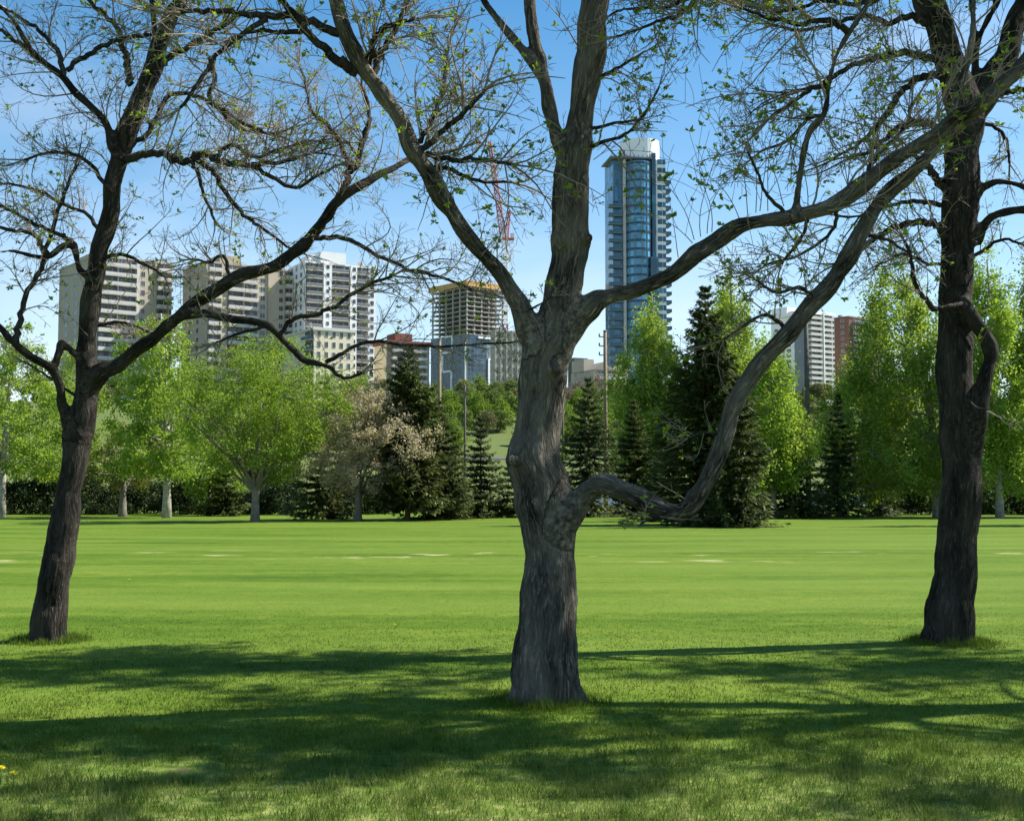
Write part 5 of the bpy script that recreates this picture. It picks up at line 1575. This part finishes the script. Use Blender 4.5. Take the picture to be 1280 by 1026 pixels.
# crane
def lattice(mb, a, b, wa, wb, n, r=.16, m=0):
    a, b = np.array(a, float), np.array(b, float)
    d = (b - a) / np.linalg.norm(b - a)
    u = np.cross(d, (0, 1, .01))
    u /= np.linalg.norm(u)
    v = np.cross(d, u)
    prev = None
    for i in range(n + 1):
        t = i / n
        c = a + (b - a) * t
        w_ = (wa + (wb - wa) * t) / 2
        cur = [c + u * w_ + v * w_, c + u * w_ - v * w_, c - u * w_ - v * w_, c - u * w_ + v * w_]
        if prev:
            for k in range(4):
                mb.tube([prev[k], cur[k]], r, 4, False, m)
                mb.tube([prev[k], cur[(k + 1) % 4]], r * .6, 3, False, m)
                mb.tube([cur[k], cur[(k + 1) % 4]], r * .6, 3, False, m)
        prev = cur


def crane():
    Y = 628
    X = gx(631, Y)
    z0 = 28.0
    t = thing('tower_crane', 'red and white tower crane behind the unfinished tower', 'crane', (X, Y, z0))
    zt = zpx(300, Y) - z0
    zm = zpx(338, Y) - z0
    mb = MB()
    lattice(mb, (0, 0, 0), (0, 0, zm - 28), 2.8, 2.8, 14, .32)
    mb.build('lower_mast', M['crane_red'], t)
    mb = MB()
    lattice(mb, (0, 0, zm - 28), (0, 0, zt), 2.8, 2.8, 18, .26)
    mb.build('mast', M['crane_white'], t)
    tip = P(612, 178, Y) - np.array([X, Y, z0])
    mb = MB()
    lattice(mb, (-.8, 0, zt + 1.5), tip, 3.0, 1.4, 22, .30)
    mb.build('jib', M['crane_red'], t)
    ap = P(637, 264, Y) - np.array([X, Y, z0])
    mb = MB()
    lattice(mb, (.6, 0, zt + 1), ap, 2.0, .9, 6, .26)
    mb.tube([ap, (-1.2, 0, zt + 1.5)], .22, 4)
    mb.build('a_frame', M['crane_red'], t)
    mb = MB()
    mb.tube([ap, tip], .07, 3)
    mb.tube([ap, (3.6, 0, zt + 2)], .08, 3)
    mb.build('stay_cable', M['crane_white'], t)
    MB().box((-1.6, -1.6, zt), (4.6, 1.6, zt + .8)).build('slewing_deck', M['crane_red'], t)
    MB().box((2.8, -1.5, zt + .8), (4.8, 1.5, zt + 3.2)).build('counterweight', M['crane_white'], t)
    MB().box((-1.4, -2.8, zt + .8), (.4, -1.62, zt + 3.0)).build('cab', M['crane_white'], t)


crane()

# ------------------------------------------------------------------ posts, cars, road, dandelions
M['pole_wood'] = plain('weathered_pole', (0.25, 0.19, 0.125), 0.85, .2, 2.0)
M['pole_dark'] = plain('dark_pole', (0.10, 0.085, 0.065), 0.8, .2, 2.0)
M['iron'] = plain('grey_ironwork', (0.20, 0.20, 0.20), 0.6, .1, 2.0)


def pole(label, x, Y, ytop, r_px, mat, fit=None):
    X = gx(x, Y)
    zg = float(hz(X, Y))
    t = thing('utility_pole', label, 'pole', (X, Y, zg), 0, 'poles beyond the tree row')
    h = zpx(ytop, Y) - zg
    r = r_px * Y / F
    MB().tube([(0, 0, -.2), (0, 0, h * .5), (0, 0, h)], [r * 1.1, r, r * .85], 12, True).build('post', M[mat], t, True)
    MB().tube([(0, 0, h), (0, 0, h + .06)], [r * 1.15, r * .9], 12, True).build('cap', M['iron'], t, True)
    if fit == 'insulators':
        for k in range(3):
            mb = MB().box((-r - .32, -.04, h - .5 - k * .75), (-r * .5, .04, h - .42 - k * .75))
            mb.tube([(-r - .3, 0, h - .42 - k * .75), (-r - .3, 0, h - .2 - k * .75)], [.07, .05], 8, True)
            mb.build('insulator', M['iron'], t)
    if fit == 'lamp':
        mb = MB().tube(smooth_path([(-r * .5, 0, h - 2.6, .05), (-.5, 0, h - 2.2, .045), (-1.3, 0, h - 2.15, .04)], 4)[:, :3], .045, 6)
        mb.build('lamp_arm', M['iron'], t, True)
        MB().box((-1.85, -.14, h - 2.24), (-1.25, .14, h - 2.08)).build('lamp_head', M['iron'], t)
    if fit == 'crossarm':
        MB().box((-.9, -.07, h - .7), (.9, .07, h - .55)).build('crossarm', M['pole_wood'], t)
    return t


pole('straw coloured wooden pole with insulators in front of the blue glass tower', 757, 100, 414, 2.6, 'pole_wood', 'insulators')
pole('tall dark post in front of the white banded tower', 1010, 79, 392, 3.1, 'pole_dark')
pole('pale wooden pole with a small lamp arm left of the unfinished tower', 549, 112, 424, 2.4, 'pole_wood', 'lamp')
pole('thin dark pole before the grassy slope', 581, 130, 482, 1.5, 'pole_dark', 'crossarm')
pole('thin grey pole close to the right edge of the largest trunk', 704, 125, 505, 1.3, 'pole_dark')


def car(label, x, Y, paint, rz):
    X = gx(x, Y)
    t = thing('parked_car', label, 'car', (X, Y, float(hz(X, Y))), rz, 'cars parked beyond the trees')
    prof = [(-2.2, .32), (-2.2, .78), (-1.95, .95), (-1.35, 1.0), (-.95, 1.42), (.75, 1.46), (1.25, 1.02), (1.95, .9), (2.2, .72), (2.2, .32)]
    n = len(prof)
    v = [(a, -.86 if z < 1.1 else -.70, z) for a, z in prof] + [(a, .86 if z < 1.1 else .70, z) for a, z in prof] + [(0, -.8, .6), (0, .8, .6)]
    q = [(i, (i + 1) % n, n + (i + 1) % n, n + i) for i in range(n)]
    tt = [((i + 1) % n, i, 2 * n) for i in range(n)] + [(n + i, n + (i + 1) % n, 2 * n + 1) for i in range(n)]
    MB().add(v, q, tt).build('body', paint, t)
    for s_ in (-1, 1):
        y = .80 * s_
        w1 = [(-.88, y, 1.06), (-.05, y, 1.06), (-.05, y * .93, 1.36), (-.72, y * .93, 1.36)]
        w2 = [(.02, y, 1.06), (1.0, y, 1.06), (.66, y * .93, 1.38), (.02, y * .93, 1.38)]
        for w_ in (w1, w2):
            a = np.array(w_)
            nn = np.array([0, .03 * s_, 0])
            MB().add(np.vstack([a - nn, a + nn]), [(0, 1, 2, 3), (7, 6, 5, 4), (0, 4, 5, 1), (1, 5, 6, 2), (2, 6, 7, 3), (3, 7, 4, 0)]).build('side_window', M['pane'], t)
        for xx in (-1.4, 1.38):
            a = np.linspace(0, 2 * math.pi, 20, endpoint=False)
            tyre = MB().tube([(xx, .62 * s_, .33), (xx, .90 * s_, .33)], .33, 20, True).build('wheel', M['dark_box'], t)
            MB().tube([(xx, .90 * s_, .33), (xx, .97 * s_, .33)], .19, 14, True).build('hub', M['rail'], tyre)
        MB().box((2.14, s_ * .68 - .16, .66), (2.225, s_ * .68 + .16, .78)).build('headlight', M['rail'], t)
        MB().box((-2.225, s_ * .68 - .13, .7), (-2.15, s_ * .68 + .13, .88)).build('tail_light', M['crane_red'], t)
    return t


M['paint_white'] = plain('white_car_paint', (0.72, 0.72, 0.71), 0.25, .03, 1, .6)
M['paint_silver'] = plain('silver_car_paint', (0.40, 0.43, 0.46), 0.25, .03, 1, .6)
M['paint_blue'] = plain('slate_car_paint', (0.13, 0.17, 0.21), 0.25, .03, 1, .6)
car('white car parked nearest the leafless brown bush', 1140, 122, M['paint_white'], .1)
car('silver car parked left of the leafless brown bush', 1088, 124, M['paint_silver'], 3.1)
car('slate blue car parked behind the tall dark post', 1024, 123, M['paint_blue'], .05)
car('white car parked behind the symmetrical spruce', 762, 124, M['paint_white'], 3.2)


def strip(name, pts, w, mat):
    p = np.array(pts, float)
    v = []
    for i, (x, y) in enumerate(p):
        a = p[min(i + 1, len(p) - 1)] - p[max(i - 1, 0)]
        nrm = np.array([-a[1], a[0]]) / np.linalg.norm(a)
        for s_ in (-1, 0, 1):
            c = np.array([x, y]) + nrm * s_ * w / 2
            v.append((c[0], c[1], float(hz(*c)) + .12))
    q = []
    for i in range(len(p) - 1):
        for j in (0, 1):
            q.append((i * 3 + j, i * 3 + j + 1, i * 3 + 4 + j, i * 3 + 3 + j))
    o = MB().add(v, q).build(name, mat, None, True)
    return tag(o, kind='structure')


M['asphalt'] = plain('old_asphalt', (0.10, 0.10, 0.10), .9, .2, .8)
M['gravel'] = plain('pale_gravel', (0.17, 0.165, 0.14), .95, .12, 1)
strip('parking_road', [(x, 124 + .002 * x * 3) for x in range(-120, 121, 8)], 7, M['asphalt'])
strip('hillside_road', [(x, 232 + 6 * math.sin(x * .02)) for x in range(-140, 141, 6)], 3.5, M['asphalt'])

# dandelions
M['dandelion'] = plain('dandelion_yellow', (0.85, 0.74, 0.04), .7, .1, 5)
M['stem'] = plain('flower_stem', (0.12, 0.2, 0.05), .7, .1, 5)
dl = [(12, 973, 'first of the pair of dandelions at the lower left corner, farther from the verge'), (27, 980, 'second of the pair of dandelions at the lower left corner, nearer the verge'), (557, 855, 'lone yellow dandelion in the shade left of the largest trunk'), (495, 785, 'yellow dandelion in sun halfway between the left and middle trees'),
      (488, 700, 'yellow dandelion far out on the lawn left of the largest trunk'), (420, 675, 'tiny dandelion on the far lawn below the tan tree'), (165, 727, 'tiny dandelion on the lawn right of the leaning tree'), (868, 668, 'tiny dandelion on the far lawn below the biggest spruce')]
for x, y, lb in dl:
    Y = CAMZ * F / (y - HOR)
    X = gx(x, Y)
    s_ = 1.15 if Y < 8 else .8
    t = thing('dandelion', lb, 'flower', (X, Y, 0), 0, 'dandelions in the grass')
    MB().tube([(0, 0, 0), (.004, 0, .05 * s_), (0, .003, .075 * s_)], .003 * s_, 5).build('stem', M['stem'], t)
    g = np.random.default_rng(int(x))
    mb = MB()
    for k in range(44):
        a, e = g.uniform(0, 6.283), g.uniform(.05, 1.3)
        d = np.array([math.cos(a) * math.cos(e), math.sin(a) * math.cos(e), math.sin(e) * .7]) * .024 * s_
        pr = np.array([-math.sin(a), math.cos(a), 0]) * .004 * s_
        c = np.array([0, .003, .074 * s_])
        mb.add([c - pr * .4, c + d * .8 - pr, c + d, c + d * .8 + pr], [(0, 1, 2, 3)])
    mb.build('flower_head', M['dandelion'], t)

# ------------------------------------------------------------------ light, sky, camera
sun = bpy.data.lights.new('sun', 'SUN')
sun.energy = 5.0
sun.angle = R(0.55)
sun.color = (1.0, 0.955, 0.88)
so = link('sun', sun)
sdir = Vector((SUN_DIR.x * math.cos(SUN_EL), SUN_DIR.y * math.cos(SUN_EL), math.sin(SUN_EL)))
so.rotation_euler = sdir.to_track_quat('Z', 'Y').to_euler()
so.location = (20, 0, 40)

w = bpy.data.worlds.new('World')
scene.world = w
w.use_nodes = True
nt = w.node_tree
bg = nt.nodes['Background']
sky = nt.nodes.new('ShaderNodeTexSky')
sky.sky_type = 'NISHITA'
sky.sun_disc = False
sky.sun_elevation = SUN_EL
sky.sun_rotation = math.atan2(SUN_DIR.x, SUN_DIR.y)
sky.altitude = 650
sky.air_density = 1.0
sky.dust_density = 0.2
sky.ozone_density = 1.2
tc = nt.nodes.new('ShaderNodeTexCoord')
mp = N(nt, 'ShaderNodeMapping')
mp.inputs['Scale'].default_value = (1.6, 1.6, 5.5)
nt.links.new(tc.outputs['Generated'], mp.inputs['Vector'])
cn = N(nt, 'ShaderNodeTexNoise', Scale=1.7, Detail=5.0, Roughness=0.5, Distortion=0.4)
nt.links.new(mp.outputs[0], cn.inputs['Vector'])
cf = ramp(nt, cn.outputs['Fac'], [(0.48, (0, 0, 0)), (0.82, (0.45, 0.45, 0.45))])
hs = N(nt, 'ShaderNodeHueSaturation', Saturation=1.36)
hs.inputs['Hue'].default_value = 0.492
nt.links.new(sky.outputs[0], hs.inputs['Color'])
sz = N(nt, 'ShaderNodeSeparateXYZ')
nt.links.new(tc.outputs['Generated'], sz.inputs[0])
hzf = ramp(nt, sz.outputs['Z'], [(0.02, (.72, .72, .72)), (0.12, (.42, .42, .42)), (0.24, (.14, .14, .14)), (0.40, (0.0, 0.0, 0.0))])
cfs = mix(nt, 1.0, cf.outputs['Color'], hzf.outputs['Color'], 'ADD')
sk2 = mix(nt, cfs, hs.outputs[0], (5.8, 6.4, 7.0))
nt.links.new(sk2, bg.inputs['Color'])
bg.inputs['Strength'].default_value = 0.09

cam = bpy.data.cameras.new('camera')
cam.sensor_width = 36
cam.lens = 36 * F / 1280
cam.clip_start = .1
cam.clip_end = 6000
co = link('camera', cam)
co.location = (0, 0, CAMZ)
co.rotation_euler = (math.pi / 2 + PITCH, 0, 0)
scene.camera = co

scene.view_settings.view_transform = 'Standard'
scene.view_settings.look = 'None'
scene.view_settings.exposure = 0.98
scene.view_settings.gamma = 1.0
scene.cycles.use_denoising = True
scene.cycles.max_bounces = 6
scene.cycles.diffuse_bounces = 3
scene.cycles.glossy_bounces = 2
scene.cycles.transmission_bounces = 4
scene.cycles.transparent_max_bounces = 8
scene.cycles.use_adaptive_sampling = True
scene.cycles.adaptive_threshold = 0.02
